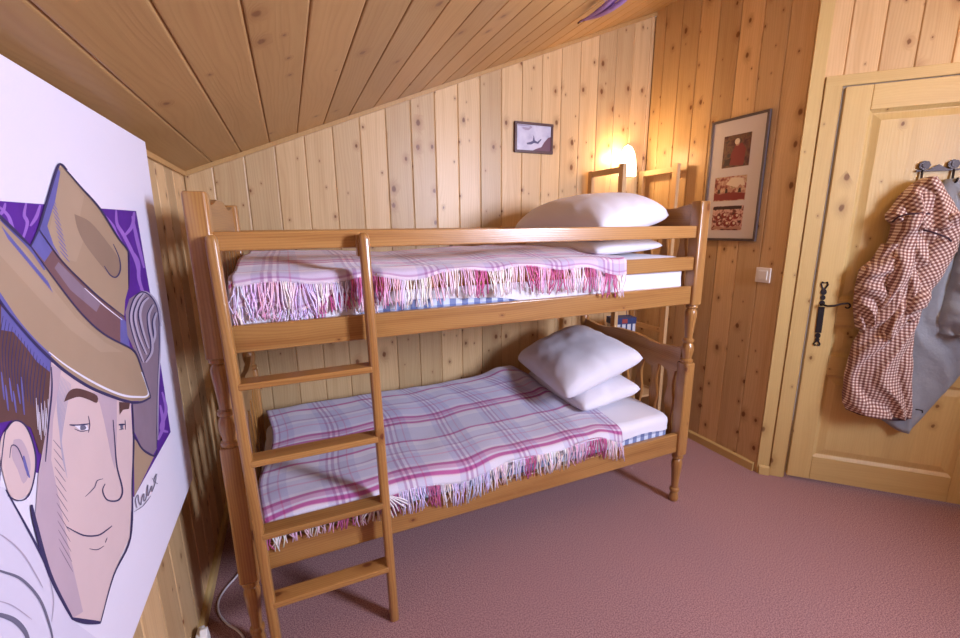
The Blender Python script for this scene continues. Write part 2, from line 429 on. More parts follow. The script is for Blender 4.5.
# floor and ceiling
mb = MB().box((-TH, YW - TH, -0.05), (XO + TH, TH, 0.0)); struct('floor', mb, M['carpet'])
mb = MB()
pc = 0.1325
for a, b in zip(*(lambda L: (L[:-1], L[1:]))(seamlist(-TH, XO + TH, 0.125, pc))):
    tone = random.random(); ou, ov = random.random() * 20, random.random() * 20
    for ya, yb in ((0.0, -1.62 - random.random() * 1.2), (None, YW - TH)):
        if ya is None: ya = ysplit; tone = random.random(); ou += 3.3
        ysplit = yb
        prof = [(a, .006), (a + .003, .001), (a + .006, 0), (b - .006, 0), (b - .003, .001), (b, .006)]
        for (s0, d0), (s1, d1) in zip(prof[:-1], prof[1:]):
            mb.face([(s0, ya, ceil_z(s0) + d0), (s1, ya, ceil_z(s1) + d1), (s1, yb, ceil_z(s1) + d1), (s0, yb, ceil_z(s0) + d0)],
                    [(s0 - a + ou, ya + ov), (s1 - a + ou, ya + ov), (s1 - a + ou, yb + ov), (s0 - a + ou, yb + ov)], tone)
mb.prism([(-TH, ceil_z(-TH) + .01), (XO + TH, ceil_z(XO + TH) + .01), (XO + TH, ceil_z(XO + TH) + .06), (-TH, ceil_z(-TH) + .06)], TH, YW - TH, lambda a, b, d: V((a, d, b)))
struct('ceiling', mb, M['ceil'])
# skirting
def skirt(name, p0, p1, nrm, h=.055, t=.016):
    p0, p1, nrm = V(p0), V(p1), V(nrm); d = (p1 - p0); L = d.length; d.normalize()
    mb = MB(); mb.prism([(0, 0), (t, 0), (t, h - .008), (t - .008, h), (0, h)], 0, L, lambda a, b, s: p0 + d * s + nrm * a + V((0, 0, b)))
    me = struct(name, mb, M['door']); return me
skirt('baseboard_back', (0, 0, 0), (XR, 0, 0), (0, -1, 0))
skirt('baseboard_right', (XR, 0, 0), (XR, YD + .012, 0), (-1, 0, 0))
skirt('baseboard_left', (0, 0, 0), (0, YW, 0), (1, 0, 0))
skirt('baseboard_diagonal', O + D * .012, O + D * (A0 - .002), NI, t=.024)
# slim cover strips where ceiling and back wall meet, and a corner board beside the door
mb = MB(); mb.prism([(0, ceil_z(0) - .022), (XR, ceil_z(XR) - .022), (XR, ceil_z(XR)), (0, ceil_z(0))], 0, -.012, lambda a, b, d: V((a, d, b))); struct('trim_1', mb, M['ceil'])
mb = MB(); mb.box((0, YW, ceil_z(0) - .018), (.012, 0, ceil_z(0)+.003), 1); struct('trim_2', mb, M['ceil'])

mb = MB(); mb.prism([(.001, 0), (.060, 0), (.060, ceil_z(XR) + .012), (.001, ceil_z(XR))], .0005, .012, lambda a, b, d: dw(a, b, d)); struct('trim_3', mb, M['door'], bev=.002)

# ------------------------------------------------------------------ door
def dbox(mb, s0, s1, z0, z1, d0, d1, vertical=True, tone=None):
    m4 = Matrix(((D.x, NI.x, 0, O.x), (D.y, NI.y, 0, O.y), (0, 0, 1, 0), (0, 0, 0, 1)))
    mb.box((s0, d0, z0), (s1, d1, z1), 2 if vertical else 0, mat4=m4, tone=tone)
door = thing('door_1', 'door', 'door', dw(DS0, 0)); del door['label']; del door['category']; door['kind'] = 'structure'
mb = MB(); dbox(mb, A0, DS0 - .014, 0, DH + .012, 0, .016); dbox(mb, DS1 + .012, A1, 0, DH + .012, 0, .016); dbox(mb, A0, A1, DH + .006, AT, 0, .016, False)
dbox(mb, DS0 - .014, DS0 - .006, 0, DH + .006, -.09, .004); dbox(mb, DS1 + .004, DS1 + .012, 0, DH + .006, -.09, .004)
obj('door_frame', mb, M['door'], door, bev=.003)
mb = MB(); LZ = .022; d0, d1 = -.022, .020
PS0, PS1 = .258, .852
dbox(mb, DS0, PS0, LZ, DH, d0, d1, tone=.75); dbox(mb, PS1, DS1, LZ, DH, d0, d1, tone=.6)
for z0, z1, t in ((LZ, .165, .5), (.65, .76, .45), (.93, 1.07, .55), (1.99, DH, .8)): dbox(mb, PS0, PS1, z0, z1, d0, d1 - .0008, False, tone=t)
obj('door_leaf', mb, M['door'], door, bev=.004)
for z0, z1 in ((.165, .65), (.76, .93), (1.07, 1.99)):
    mb = MB()
    def q(s, z, d): return dw(s, z, d)
    a, b_, c_, e_ = PS0, PS1, z0, z1
    rings_ = [(0, d1 - .004), (.014, d1 - .014), (.020, d1 - .014), (.05, d1 - .005), (.05, d1 - .005)]
    off = random.random() * 9; tn = random.random()
    for (i0, h0), (i1, h1) in zip(rings_[:-1], rings_[1:]):
        A = [(a + i0, c_ + i0), (b_ - i0, c_ + i0), (b_ - i0, e_ - i0), (a + i0, e_ - i0)]
        B = [(a + i1, c_ + i1), (b_ - i1, c_ + i1), (b_ - i1, e_ - i1), (a + i1, e_ - i1)]
        if i0 == i1: break
        for k in range(4):
            k2 = (k + 1) % 4
            mb.face([dw(*A[k], h0), dw(*A[k2], h0), dw(*B[k2], h1), dw(*B[k], h1)], [(x + off, z) for x, z in (A[k], A[k2], B[k2], B[k])], tn)
    # glued-up boards of the field
    i = .05; n = 4; w_ = (b_ - a - 2 * i) / n
    for k in range(n):
        o2 = random.random() * 9
        s0, s1 = a + i + k * w_, a + i + (k + 1) * w_
        mb.face([dw(s0, c_ + i, d1 - .005), dw(s1, c_ + i, d1 - .005), dw(s1, e_ - i, d1 - .005), dw(s0, e_ - i, d1 - .005)], [(s0 + o2, c_), (s1 + o2, c_), (s1 + o2, e_), (s0 + o2, e_)], random.random())
    dbox(mb, a, b_, c_, e_, d0 + .01, d1 - .02)
    obj('door_panel', mb, M['door'], door)
# wrought-iron handle with long back plate
mb = MB(); hs = .190
plate = [(0, 1.02), (.013, 1.02), (.013, .885), (.006, .875), (.012, .86), (.004, .85), (.014, .838), (.010, .826), (0, .832), (-.010, .826), (-.014, .838), (-.004, .85), (-.012, .86), (-.006, .875), (-.013, .885), (-.013, 1.02), (-.004, 1.03), (-.012, 1.05), (-.008, 1.07), (-.004, 1.085), (-.012, 1.10), (-.006, 1.125), (-.016, 1.14), (-.010, 1.16), (0, 1.15), (.010, 1.16), (.016, 1.14), (.006, 1.125), (.012, 1.10), (.004, 1.085), (.008, 1.07), (.012, 1.05), (.004, 1.03)]
def hp(a, b, d): return dw(hs + a + (1.0 - b) * .02, b, d)
# split into simple blocks so the outline stays clean
mb.prism([(-.013, .885), (.013, .885), (.013, 1.025), (-.013, 1.025)], .020, .027, hp)
for zc, r in ((1.045, .012), (1.075, .011), (1.105, .013), (.868, .012), (.845, .010)):
    ol = [(r * math.cos(k * 6.2832 / 12), zc + r * 1.25 * math.sin(k * 6.2832 / 12)) for k in range(12)]; mb.prism(ol, .020, .026, hp)
for sgn in (-1, 1):
    mb.tube([hp(0, 1.115, .024), hp(.008 * sgn, 1.13, .024), hp(.015 * sgn, 1.145, .024), hp(.010 * sgn, 1.158, .024), hp(.003 * sgn, 1.152, .024)], .004, 6)
    mb.tube([hp(0, .845, .024), hp(.008 * sgn, .832, .024), hp(.014 * sgn, .822, .024), hp(.010 * sgn, .812, .024), hp(.003 * sgn, .818, .024)], .004, 6)
obj('handle_plate', mb, M['iron'], door)
mb = MB(); pts = [dw(hs, 1.04, .022), dw(hs, 1.04, .055), dw(hs + .012, 1.037, .062), dw(hs + .04, 1.040, .062), dw(hs + .07, 1.052, .062), dw(hs + .092, 1.056, .062)]
for k in range(9):
    a = math.pi / 2 - k * 0.55; r = .016 * (1 - k * .07); pts.append(dw(hs + .094 + r * math.cos(a), 1.041 + r * math.sin(a), .062))
mb.tube(pts, .0055, 8, taper=.65); obj('handle_lever', mb, M['iron'], door, smooth=True)
mb = MB(); mb.lathe([(.003, 0), (.0045, .001), (.0045, .002)], 10, mat4=Matrix.Translation(dw(hs + .012, .93, .026))); obj('keyhole', mb, M['bronze'], door)

# ------------------------------------------------------------------ bunk bed
BX0, BX1 = .200, 2.215; BF, BB = -1.061, -.226; PW = .031
bed = thing('bunk_bed', 'honey pine bunk bed with turned posts standing against the back wall', 'bunk bed', (1.2, -.64, 0))
def post(x, y):
    mb = MB(); T = random.random()
    def blk(z0, z1):
        # square block with rounded corners
        r = .010; pts = []
        for cx, cy, a0 in ((1, 1, 0), (-1, 1, 90), (-1, -1, 180), (1, -1, 270)):
            for k in range(4):
                a = math.radians(a0 + 30 * k); pts.append((cx * (PW - r) + r * math.cos(a), cy * (PW - r) + r * math.sin(a)))
        off = random.random() * 9; n = len(pts)
        rows = [(z0, .86), (z0 + .006, 1.0), (z1 - .007, 1.0), (z1 - .002, .95), (z1, .86)]
        per = [0]
        for k in range(n): per.append(per[-1] + math.dist(pts[k], pts[(k + 1) % n]))
        mb.grid([[V((x + px * s_, y + py * s_, z)) for px, py in pts] for z, s_ in rows], lambda a, b_: (per[min(b_, n)] + off, rows[a][0]), tone=T, close=True)
        mb.face([V((x + px * .86, y + py * .86, z1)) for px, py in pts], [(px + off, py) for px, py in pts], T)
        mb.face([V((x + px * .86, y + py * .86, z0)) for px, py in pts][::-1], [(px + off, py) for px, py in pts], T)
    blk(.275, .782); blk(1.075, 1.567)
    m4 = Matrix.Translation(V((x, y, 0)))
    mb.lathe([(.0, 0), (.019, 0), (.023, .006), (.0245, .02), (.021, .04), (.0175, .052), (.024, .058), (.0255, .066), (.024, .074), (.0175, .080), (.019, .11), (.0225, .16), (.0265, .205), (.0275, .225), (.024, .24), (.019, .248), (.028, .256), (.029, .265), (.026, .276)], 24, mat4=m4, tone=T)
    mb.lathe([(.026, .781), (.0295, .788), (.0295, .797), (.022, .803), (.0235, .815), (.0285, .838), (.029, .855), (.0255, .872), (.019, .884), (.026, .889), (.0275, .896), (.026, .903), (.0185, .909), (.0195, .93), (.0235, .975), (.0275, 1.02), (.0285, 1.04), (.024, 1.052), (.0195, 1.057), (.028, 1.063), (.0285, 1.072), (.026, 1.077)], 24, mat4=m4, tone=T)
    o = obj('post', mb, M['bed'], bed); o.data.shade_smooth(); o.data.set_sharp_from_angle(angle=math.radians(35)); return o
for x in (BX0, BX1):
    for y in (BF, BB): post(x, y)
def bar(name, lo, hi, axis, bev=.005, parent=None, mat='bed'):
    return obj(name, MB().box(lo, hi, axis), M[mat], parent or bed, bev=bev)
xa, xb = BX0 + PW - .004, BX1 - PW + .004
bar('guard_rail', (xa, -1.076, 1.398), (xb, -1.052, 1.455), 0)
bar('guard_rail', (xa, -.235, 1.398), (xb, -.211, 1.455), 0)
bar('short_guard_rail', (.69, -1.076, 1.247), (xb, -1.052, 1.312), 0)
for z0, z1 in ((1.084, 1.172), (.296, .400)):
    bar('side_board', (xa, -1.076, z0), (xb, -1.050, z1), 0)
    bar('side_board', (xa, -.237, z0), (xb, -.211, z1), 0)
    for k in range(13):
        x = .30 + k * .15; bar('mattress_slat', (x, -1.052, z0 + .035), (x + .07, -.235, z0 + .052), 1, bev=.002)
# end panels: scalloped plank over vertical slats
def end_panel(x, zt, zs, zb, amp=.022):
    y0, y1 = BF + PW - .004, BB - PW + .004; L = y1 - y0
    n = 48; top = []
    for k in range(n + 1):
        t = k / n; s_ = abs(t - .5) * 2
        h = zt - amp * (math.sin(min(1, max(0, (s_ - .25) / .75)) * math.pi) ** 1.3) + (.004 if s_ < .25 else 0)
        top.append((y0 + t * L, h))
    bot = []
    for k in range(n + 1):
        t = 1 - k / n; bot.append((y0 + t * L, zs + .012 * math.cos(t * math.pi * 12)))
    ol = top + bot
    mb = MB(); A = []
    tn = random.random(); off = random.random() * 9
    for (ya, za), (yb, zb_), (yc, zc), (yd_, zd) in [(top[k], top[k + 1], bot[n - k - 1], bot[n - k]) for k in range(n)]:
        for sx in (-.011, .011):
            P4 = [V((x + sx, ya, za)), V((x + sx, yb, zb_)), V((x + sx, yc, zc)), V((x + sx, yd_, zd))]
            uv = [(za + off, ya), (zb_ + off, yb), (zc + off, yc), (zd + off, yd_)]
            if sx < 0: P4.reverse(); uv.reverse()
            mb.face(P4, uv, tn)
        mb.face([V((x - .011, ya, za)), V((x - .011, yb, zb_)), V((x + .011, yb, zb_)), V((x + .011, ya, za))], [(za + off, ya), (zb_ + off, yb), (zb_ + off + .02, yb), (za + off + .02, ya)], tn)
        mb.face([V((x - .011, yd_, zd)), V((x + .011, yd_, zd)), V((x + .011, yc, zc)), V((x - .011, yc, zc))], [(zd + off, yd_), (zd + off + .02, yd_), (zc + off + .02, yc), (zc + off, yc)], tn)
    for yy, zz0, zz1 in ((y0, zs + .012, zt), (y1, zs + .012, zt)):
        mb.face([V((x - .011, yy, zz0)), V((x + .011, yy, zz0)), V((x + .011, yy, zz1)), V((x - .011, yy, zz1))], [(0, 0), (.02, 0), (.02, .1), (0, .1)], tn)
    obj('end_plank', mb, M['bed'], bed)
    bar('end_rail', (x - .012, y0, zb), (x + .012, y1, zb + .05), 1)
    ns = 7
    for k in range(ns):
        yc = y0 + L * (k + .5) / ns
        prof = [(0, zb + .045, .016), (0, zb + .045 + (zs - zb) * .25, .024), (0, zb + .045 + (zs - zb) * .5, .015), (0, zs - .03, .024), (0, zs + .02, .020)]
        mb = MB(); tn = random.random(); off = random.random() * 9; pts = []
        m_ = 16
        for j in range(m_ + 1):
            t = j / m_; z = zb + .045 + t * (zs + .02 - zb - .045); wv = .020 + .006 * math.cos(t * math.pi * 4)
            pts.append((z, wv))
        rows = []
        for z, wv in pts: rows.append([V((x - .008, yc - wv, z)), V((x + .008, yc - wv, z)), V((x + .008, yc + wv, z)), V((x - .008, yc + wv, z))])
        cu = [0, .016, .06, .076, .12]
        mb.grid(rows, lambda a, b_: (cu[b_] + off, pts[a][0]), tone=tn, close=True)
        mb.face(rows[0][::-1], [(0, 0)] * 4, tn); mb.face(rows[-1], [(0, 0)] * 4, tn)
        obj('end_slat', mb, M['bed'], bed)
for x in (BX0, BX1):
    end_panel(x, 1.560, 1.440, 1.09); end_panel(x, .852, .715, .31, .016)

# ladder hooked over the guard rail
lad = thing('ladder', 'pine ladder with four rungs leaning against the front of the bunk bed', 'ladder', (.46, -1.13, 0))
def lp(z, dx=0):   # front line of the ladder at height z
    t = z / 1.44; return V((dx, -1.159 + .040 * t, z))
for xs0, xs1 in ((.268, .232), (.668, .652)):
    mb = MB(); n = 10; rows = []; tn = random.random(); off = random.random() * 9
    prof = []
    for k in range(16):
        a = 2 * math.pi * k / 16; prof.append((.0165 * math.copysign(abs(math.cos(a)) ** .6, math.cos(a)), .020 * math.copysign(abs(math.sin(a)) ** .6, math.sin(a))))
    zs_ = [0.0, .004, .3, .6, .9, 1.2, 1.425, 1.440, 1.446]; sc_ = [.9, 1, 1, 1, 1, 1, 1, .85, .5]
    for z, s_ in zip(zs_, sc_):
        x = xs0 + (xs1 - xs0) * z / 1.44; c = lp(z); rows.append([V((x + px * s_, c.y + py * s_, z)) for px, py in prof])
    mb.grid(rows, lambda a, b_: (b_ * .008 + off, zs_[a]), tone=tn, close=True)
    mb.face(rows[0][::-1], [(0, 0)] * 16, tn); mb.face(rows[-1], [(0, 0)] * 16, tn)
    o = obj('stile', mb, M['bed'], lad, smooth=True)
for z in (.240, .500, .756, 1.008):
    c = lp(z); x0 = .268 - .036 * z / 1.44 + .008; x1 = .668 - .016 * z / 1.44 - .008
    mb = MB(); mb.box((x0, c.y - .021, z - .022), (x1, c.y + .044, z), 0); obj('rung', mb, M['bed'], lad, bev=.005, seg=3)
for x in (.228, .644):
    bar('hook_block', (x - .013, -1.114, 1.372), (x + .010, -1.0765, 1.440), 2, .002, lad)

# ------------------------------------------------------------------ mattresses
def mattress(zb, zt, ztick, label, x0=.245, x1=2.165):
    t = thing('mattress', label, 'mattress', (1.2, -.64, zb)); y0, y1 = -1.043, -.243
    def shell(z0, z1, r, grow, nm, mat, wav=0.0):
        pts = []; R_ = .05
        for cx, cy, a0 in ((x1, y1, 0), (x0, y1, 90), (x0, y0, 180), (x1, y0, 270)):
            sx = -1 if cx == x1 else 1; sy = -1 if cy == y1 else 1
            for k in range(7):
                a = math.radians(a0 + 15 * k); pts.append((cx + sx * R_ + R_ * math.cos(a), cy + sy * R_ + R_ * math.sin(a)))
        # densify
        dn = []
        for k in range(len(pts)):
            p, q_ = V(pts[k]), V(pts[(k + 1) % len(pts)]); m_ = max(1, int((q_ - p).length / .03))
            for j in range(m_): dn.append(p + (q_ - p) * j / m_)
        n = len(dn); per = [0]
        for k in range(n): per.append(per[-1] + (dn[(k + 1) % n] - dn[k]).length)
        cen = V(((x0 + x1) / 2, (y0 + y1) / 2)); rows = []
        hs_ = [(z0, grow)] + [(z0 + (z1 - r - z0) * j / 4, grow) for j in range(1, 5)] + [(z1 - r + r * math.sin(math.radians(a)), grow - r * (1 - math.cos(math.radians(a)))) for a in (22, 45, 67, 90)]
        for j, (z, g) in enumerate(hs_):
            row = []
            for k, p in enumerate(dn):
                d = V((1 if p.x > cen.x else -1, 1 if p.y > cen.y else -1))
                nx = 1 if p.x >= x1 - R_ else (-1 if p.x <= x0 + R_ else 0); ny = 1 if p.y >= y1 - R_ else (-1 if p.y <= y0 + R_ else 0)
                up_ = (1 - j / 4) if j < 4 else 0; wz = up_ * wav * noise.noise(V((per[k] * 3.3, z0, 4.2))) * 1.3
                if z0 > 1 and wav and p.y < -1: wz += up_ * .058 * math.exp(-((p.x - 1.0) / .36) ** 2)
                wo = .25 * wav * noise.noise(V((per[k] * 9, z * 14, 1.0)))
                row.append(V((p.x + nx * (g + wo), p.y + ny * (g + wo), z + wz)))
            rows.append(row)
        mb = MB(); mb.grid(rows, lambda a, b_: (per[b_], hs_[a][0] - zb), close=True)
        mb.face(rows[-1], [(p.x, p.y) for p in rows[-1]])
        if nm == 'mattress_core': mb.face(rows[0][::-1], [(p.x, p.y) for p in rows[0]][::-1])
        o = obj(nm, mb, mat, t, smooth=True); o.data.set_sharp_from_angle(angle=math.radians(50))
    shell(zb, zt - .005, .03, 0, 'mattress_core', M['ticking'])
    shell(ztick, zt, .038, .006, 'fitted_sheet', M['linen'], .028)
mattress(1.137, 1.312, 1.150, 'white sheeted mattress with blue checked underside on the upper bunk')
mattress(.349, .500, .425, 'white sheeted mattress with blue checked underside on the lower bunk')

# ------------------------------------------------------------------ blankets
def stripe_color(stops, f):
    c = stops[0][1]
    for p, cc in stops:
        if f >= p: c = cc
    return c
def blanket(name, label, xl, xr, path, matname, base, PU, u0, zfun, hem, nx=150, thick=.006, flen=.085, seed=1, yarn_mul=1.0, extra=None, tassel_sel=None):
    """path(x) -> list of (y,z) from the back edge to the front hem"""
    mb = MB(); rows = []; us = []; N_ = 70
    for i in range(nx + 1):
        s_ = i / nx
        pts = path(s_)
        # arc resample
        L = [0]
        for a, b_ in zip(pts[:-1], pts[1:]): L.append(L[-1] + math.dist(a[1:], b_[1:]))
        row = []; j = 0
        for k in range(N_ + 1):
            d = L[-1] * k / N_
            while j < len(L) - 2 and L[j + 1] < d: j += 1
            t = (d - L[j]) / max(1e-9, L[j + 1] - L[j]); a, b_ = pts[j], pts[j + 1]
            p = V([a[m_] + (b_[m_] - a[m_]) * t for m_ in range(3)])
            row.append(p)
        rows.append((row, L[-1]))
    G = [r_[0] for r_ in rows]
    # wrinkles
    for i, row in enumerate(G):
        for k, p in enumerate(row):
            wv = noise.noise(V((p.x * 4.0 + seed, p.y * 5.0, seed * 3.1))) * .006 + noise.noise(V((p.x * 11 + seed, p.y * 9.0 + p.z * 9, 7.7))) * .004
            p.z += zfun(p.x, p.y) + wv
    # normals offset for thickness
    nr, nc = len(G), len(G[0]); Bk = [[None] * nc for _ in range(nr)]
    for i in range(nr):
        for k in range(nc):
            du = G[min(i + 1, nr - 1)][k] - G[max(i - 1, 0)][k]; dv = G[i][min(k + 1, nc - 1)] - G[i][max(k - 1, 0)]
            n_ = du.cross(dv); n_ = n_.normalized() if n_.length > 1e-9 else V((0, 0, 1))
            if n_.z < 0 and abs(n_.z) > .3: n_ = -n_
            if abs(n_.z) <= .3 and n_.y > 0: n_ = -n_
            Bk[i][k] = G[i][k] - n_ * thick
    uvf = lambda i, k: (G[min(i, nr - 1)][0].x * .3 + .7 * (xl + (xr - xl) * i / (nr - 1)), rows[min(i, nr - 1)][1] * (1 - k / (nc - 1)))
    mb.grid(G, uvf); mb.grid(Bk, uvf)
    for i in range(nr - 1):
        for k in (0, nc - 1): mb.face([G[i][k], G[i + 1][k], Bk[i + 1][k], Bk[i][k]], [uvf(i, k), uvf(i + 1, k), uvf(i + 1, k), uvf(i, k)])
    for k in range(nc - 1):
        for i in (0, nr - 1): mb.face([G[i][k], G[i][k + 1], Bk[i][k + 1], Bk[i][k]], [uvf(i, k), uvf(i, k + 1), uvf(i, k + 1), uvf(i, k)])
    o = obj(name, mb, M[matname], None, smooth=True, weld=True); tag(o, label, 'blanket')
    # fringe: strands from the hem
    rnd = random.Random(seed); fb = MB(); fb.yarn = []
    hemline = [row[-1] for row in G]
    Ltot = sum((hemline[i + 1] - hemline[i]).length for i in range(nr - 1)); cnt = int(Ltot / .0058)
    clump = 0; lean = 0
    for q_ in range(cnt):
        f = (q_ + rnd.random() * .5) / cnt * (nr - 1); i = min(int(f), nr - 2); p = hemline[i].lerp(hemline[i + 1], f - i)
        if tassel_sel and not tassel_sel(p.x): continue
        u_ = uvf(f, 0)[0] if False else (xl + (xr - xl) * f / (nr - 1))
        fr = ((u_ + u0) / PU) % 1.0
        grp = int(u_ / .055)
        gr = random.Random(grp * 7 + seed); col = stripe_color(UST, fr)
        pick = gr.random()
        if pick < .20: col = (0.60, 0.17, 0.34)
        elif pick < .40: col = (0.86, 0.62, 0.72)
        elif pick < .62: col = (0.78, 0.75, 0.90)
        else: col = (0.95, 0.90, 0.84)
        col = tuple(min(1, c * b_ * (1.12 + .3 * (rnd.random() - .5))) for c, b_ in zip(col, base))
        lean = .7 * lean + .3 * rnd.gauss(0, .022); ln = flen(p.x) * (0.85 + .3 * rnd.random()); wob = rnd.gauss(0, .006)
        r_ = .0019 + .0006 * rnd.random()
        out = V((0, -1, 0)) * (.002 + .006 * rnd.random())
        lx = lean + rnd.gauss(0, .006)
        pts = [p + V((0, .002, .002)), p + out + V((lx * .2, 0, -ln * .25)), p + out * 1.3 + V((lx * .6 + wob, 0, -ln * .6)), p + out * 1.1 + V((lx, 0, -ln))]
        if extra: pts = extra(pts, p)
        nf = len(fb.f); fb.tube(pts, r_, 4); fb.yarn += [col] * (len(fb.f) - nf)
    fo = obj('fringe', fb, M['yarn'], o, smooth=True); fo['kind'] = 'stuff'
    return o

# lower blanket: spread over the lower mattress, hanging a little over the front board
def sm(a, b, x): t = max(0, min(1, (x - a) / (b - a))); return t * t * (3 - 2 * t)
def low_path(s_):
    zt = .513
    pts = []
    def X(y): # left edge straight, right edge slanting
        xr_ = 1.640 + .20 * sm(-.15, -.6, y) - .03 * sm(-.8, -1.08, y)
        xl_ = .262 + .02 * math.sin(y * 9)
        return xl_ + (xr_ - xl_) * s_
    hemz = .474 + .016 * math.sin(s_ * 9 + 1) + .012 * math.sin(s_ * 23) - .045 * sm(.3, .0, s_) - .02 * sm(.9, 1.0, s_)
    ys = [-.245 - .76 * k / 14 for k in range(15)]
    for y in ys: pts.append((X(y), y, zt))
    for a in (15, 30, 45, 60, 75, 88):
        ra = math.radians(a); y = -1.005 - .075 * math.sin(ra); pts.append((X(y), y, zt - .03 * (1 - math.cos(ra))))
    pts.append((X(-1.088), -1.088, hemz)); return pts
def low_z(x, y):
    # soft fold where it bunches against the pillow
    d = math.exp(-((x - (1.62 + .12 * (-y))) / .045) ** 2); b_ = .020 * d * sm(-.95, -.5, y)
    b_ += .045 * math.exp(-((x - 1.56) / .10) ** 2) * math.exp(-((y + .27) / .13) ** 2)
    return b_ + .004 + .045 * sm(-.70, -.26, y)
blanket('plaid_blanket', 'lilac and magenta plaid blanket with fringe spread over the lower bunk', .262, 1.80, low_path, 'plaid_low', (.80, .74, .80), .245, .10, low_z, None,
        flen=lambda x: .088 if x > .68 else .066, seed=3)
# upper blanket: laid over the short guard rail, its fringe hanging outside
def up_path(s_):
    pts = []
    def X(y): return .262 + (1.765 - .262 - .06 * sm(-.2, -1.0, y) * 0) * s_
    x = X(0); over = sm(.66, .72, x)          # right of the ladder it passes over the rail
    zt = 1.328
    hemz = 1.292 + .008 * math.sin(x * 21) - .035 * sm(1.45, 1.75, x) + .014 * sm(.8, 1.0, x) * (1 - sm(1.2, 1.5, x))
    for k in range(13): y = -.245 - .72 * k / 12; pts.append((x, y, zt))
    # front edge
    pts.append((x, -.985, zt)); pts.append((x, -1.015 - .02 * over, zt + .004 * over)); pts.append((x, -1.035 - .03 * over, zt - .003 + .002 * over))
    pts.append((x, -1.050 - .037 * over, zt - .012)); pts.append((x, -1.056 - .037 * over, hemz)); return pts
blanket('plaid_blanket', 'pink plaid blanket with long fringe lying over the upper bunk and its short rail', .262, 1.765, up_path, 'plaid_up', (.96, .84, .90), .26, .02,
        lambda x, y: .022 * sm(-1.0, -.75, y) * (1 + .4 * math.sin(x * 5)), None, flen=lambda x: .092, seed=5)
# its lower layer, doubled under at the foot end and hanging down against the mattress
def up2_path(s_):
    x = .250 + (.70 - .250) * s_ ; pts = [(x, -.90, 1.322), (x, -1.02, 1.322), (x, -1.046, 1.312), (x, -1.052, 1.29), (x, -1.055, 1.27 ), (x, -1.056, 1.215 + .022 * math.sin(s_ * 11) + .02 * s_)]
    return pts
blanket('plaid_blanket', 'doubled pink plaid blanket layer hanging at the foot of the upper bunk', .25, .70, up2_path, 'plaid_up', (.86, .70, .78), .26, .05,
        lambda x, y: -.004, None, nx=50, flen=lambda x: .05, seed=9, thick=.004)
# a loose corner tuft of long cream yarn beside the ladder
low_blanket = bpy.data.objects['plaid_blanket']
tb = MB(); rt = random.Random(21)
for k in range(15):
    f = k / 14; a = (f - .5) * 2.1; st = V((.655 + (f - .5) * .05, -1.092, .487 - .006 * abs(f - .5)))
    L_ = .085 + .025 * rt.random(); dx = math.sin(a) * L_; dz = -math.cos(a) * L_
    tb.tube([st, st + V((dx * .3, -.016, dz * .15)), st + V((dx * .7, -.014, dz * .55)), st + V((dx * .95 + rt.gauss(0, .006), -.008, dz))], .0030, 5)
M['cream_yarn'] = plain('cream_yarn', (.80, .74, .74), .9)
tf = obj('corner_tassel', tb, M['cream_yarn'], low_blanket, smooth=True)
# ------------------------------------------------------------------ pillows
def pillow(label, c, sx, sy, th, rot, seed, flat=.55, group=None):
    n = 44; mb = MB(); m4 = Matrix.Translation(V(c)) @ rot
    def pt(i, j, sg):
        u_, v_ = -1 + 2 * i / n, -1 + 2 * j / n
        cq = 1 - .075 * (u_ * v_) ** 4; x = sx * u_ * (1 - .055 * (1 - v_ * v_)) * cq; y = sy * v_ * (1 - .055 * (1 - u_ * u_)) * cq
        h = (max(0, (1 - abs(u_) ** 2.6) * (1 - abs(v_) ** 2.6))) ** .42
        e_ = 1 - max(abs(u_), abs(v_))
        wr = (noise.noise(V((u_ * 2.1 + seed, v_ * 2.1, seed))) * .07 + noise.noise(V((u_ * 5 + seed, v_ * 4, 2.0))) * .025) * h
        # gathers from the seams
        wr += .05 * math.sin(math.atan2(v_, u_) * 14 + seed * 2 + 3 * noise.noise(V((u_ * 2, v_ * 2, seed)))) * math.exp(-(e_ / .22) ** 2) * (1 if e_ > .02 else 0) * h
        return m4 @ V((x, y, th * (h + wr) * (1 if sg > 0 else -flat)))
    for sg in (1, -1):
        g = [[pt(i, j, sg) for j in range(n + 1)] for i in range(n + 1)]
        if sg < 0: g = [r_[::-1] for r_ in g]
        mb.grid(g, lambda a, b_: (a * .02, b_ * .02))
    o = obj('pillow', mb, M['linen'], None, smooth=True, weld=True); return tag(o, label, 'pillow', group)
def rot(z=0, y=0, x=0): return Matrix.Rotation(math.radians(z), 4, 'Z') @ Matrix.Rotation(math.radians(y), 4, 'Y') @ Matrix.Rotation(math.radians(x), 4, 'X')
pillow('plump white pillow on top of another at the head of the upper bunk', (1.905, -.60, 1.468), .245, .38, .155, rot(6, -10, 0), 1.0, .40)
pillow('flat white pillow underneath the plump one on the upper bunk', (1.89, -.63, 1.352), .215, .37, .062, rot(0, -3, 0), 2.0, .55)
pillow('plump white pillow tilted on top of another on the lower bunk', (1.885, -.58, .708), .255, .335, .12, rot(-6, -20, 2), 3.3, .5)
pillow('flat white pillow underneath the tilted one on the lower bunk', (1.905, -.61, .575), .20, .31, .075, rot(0, -8, 0), 4.1, .8)

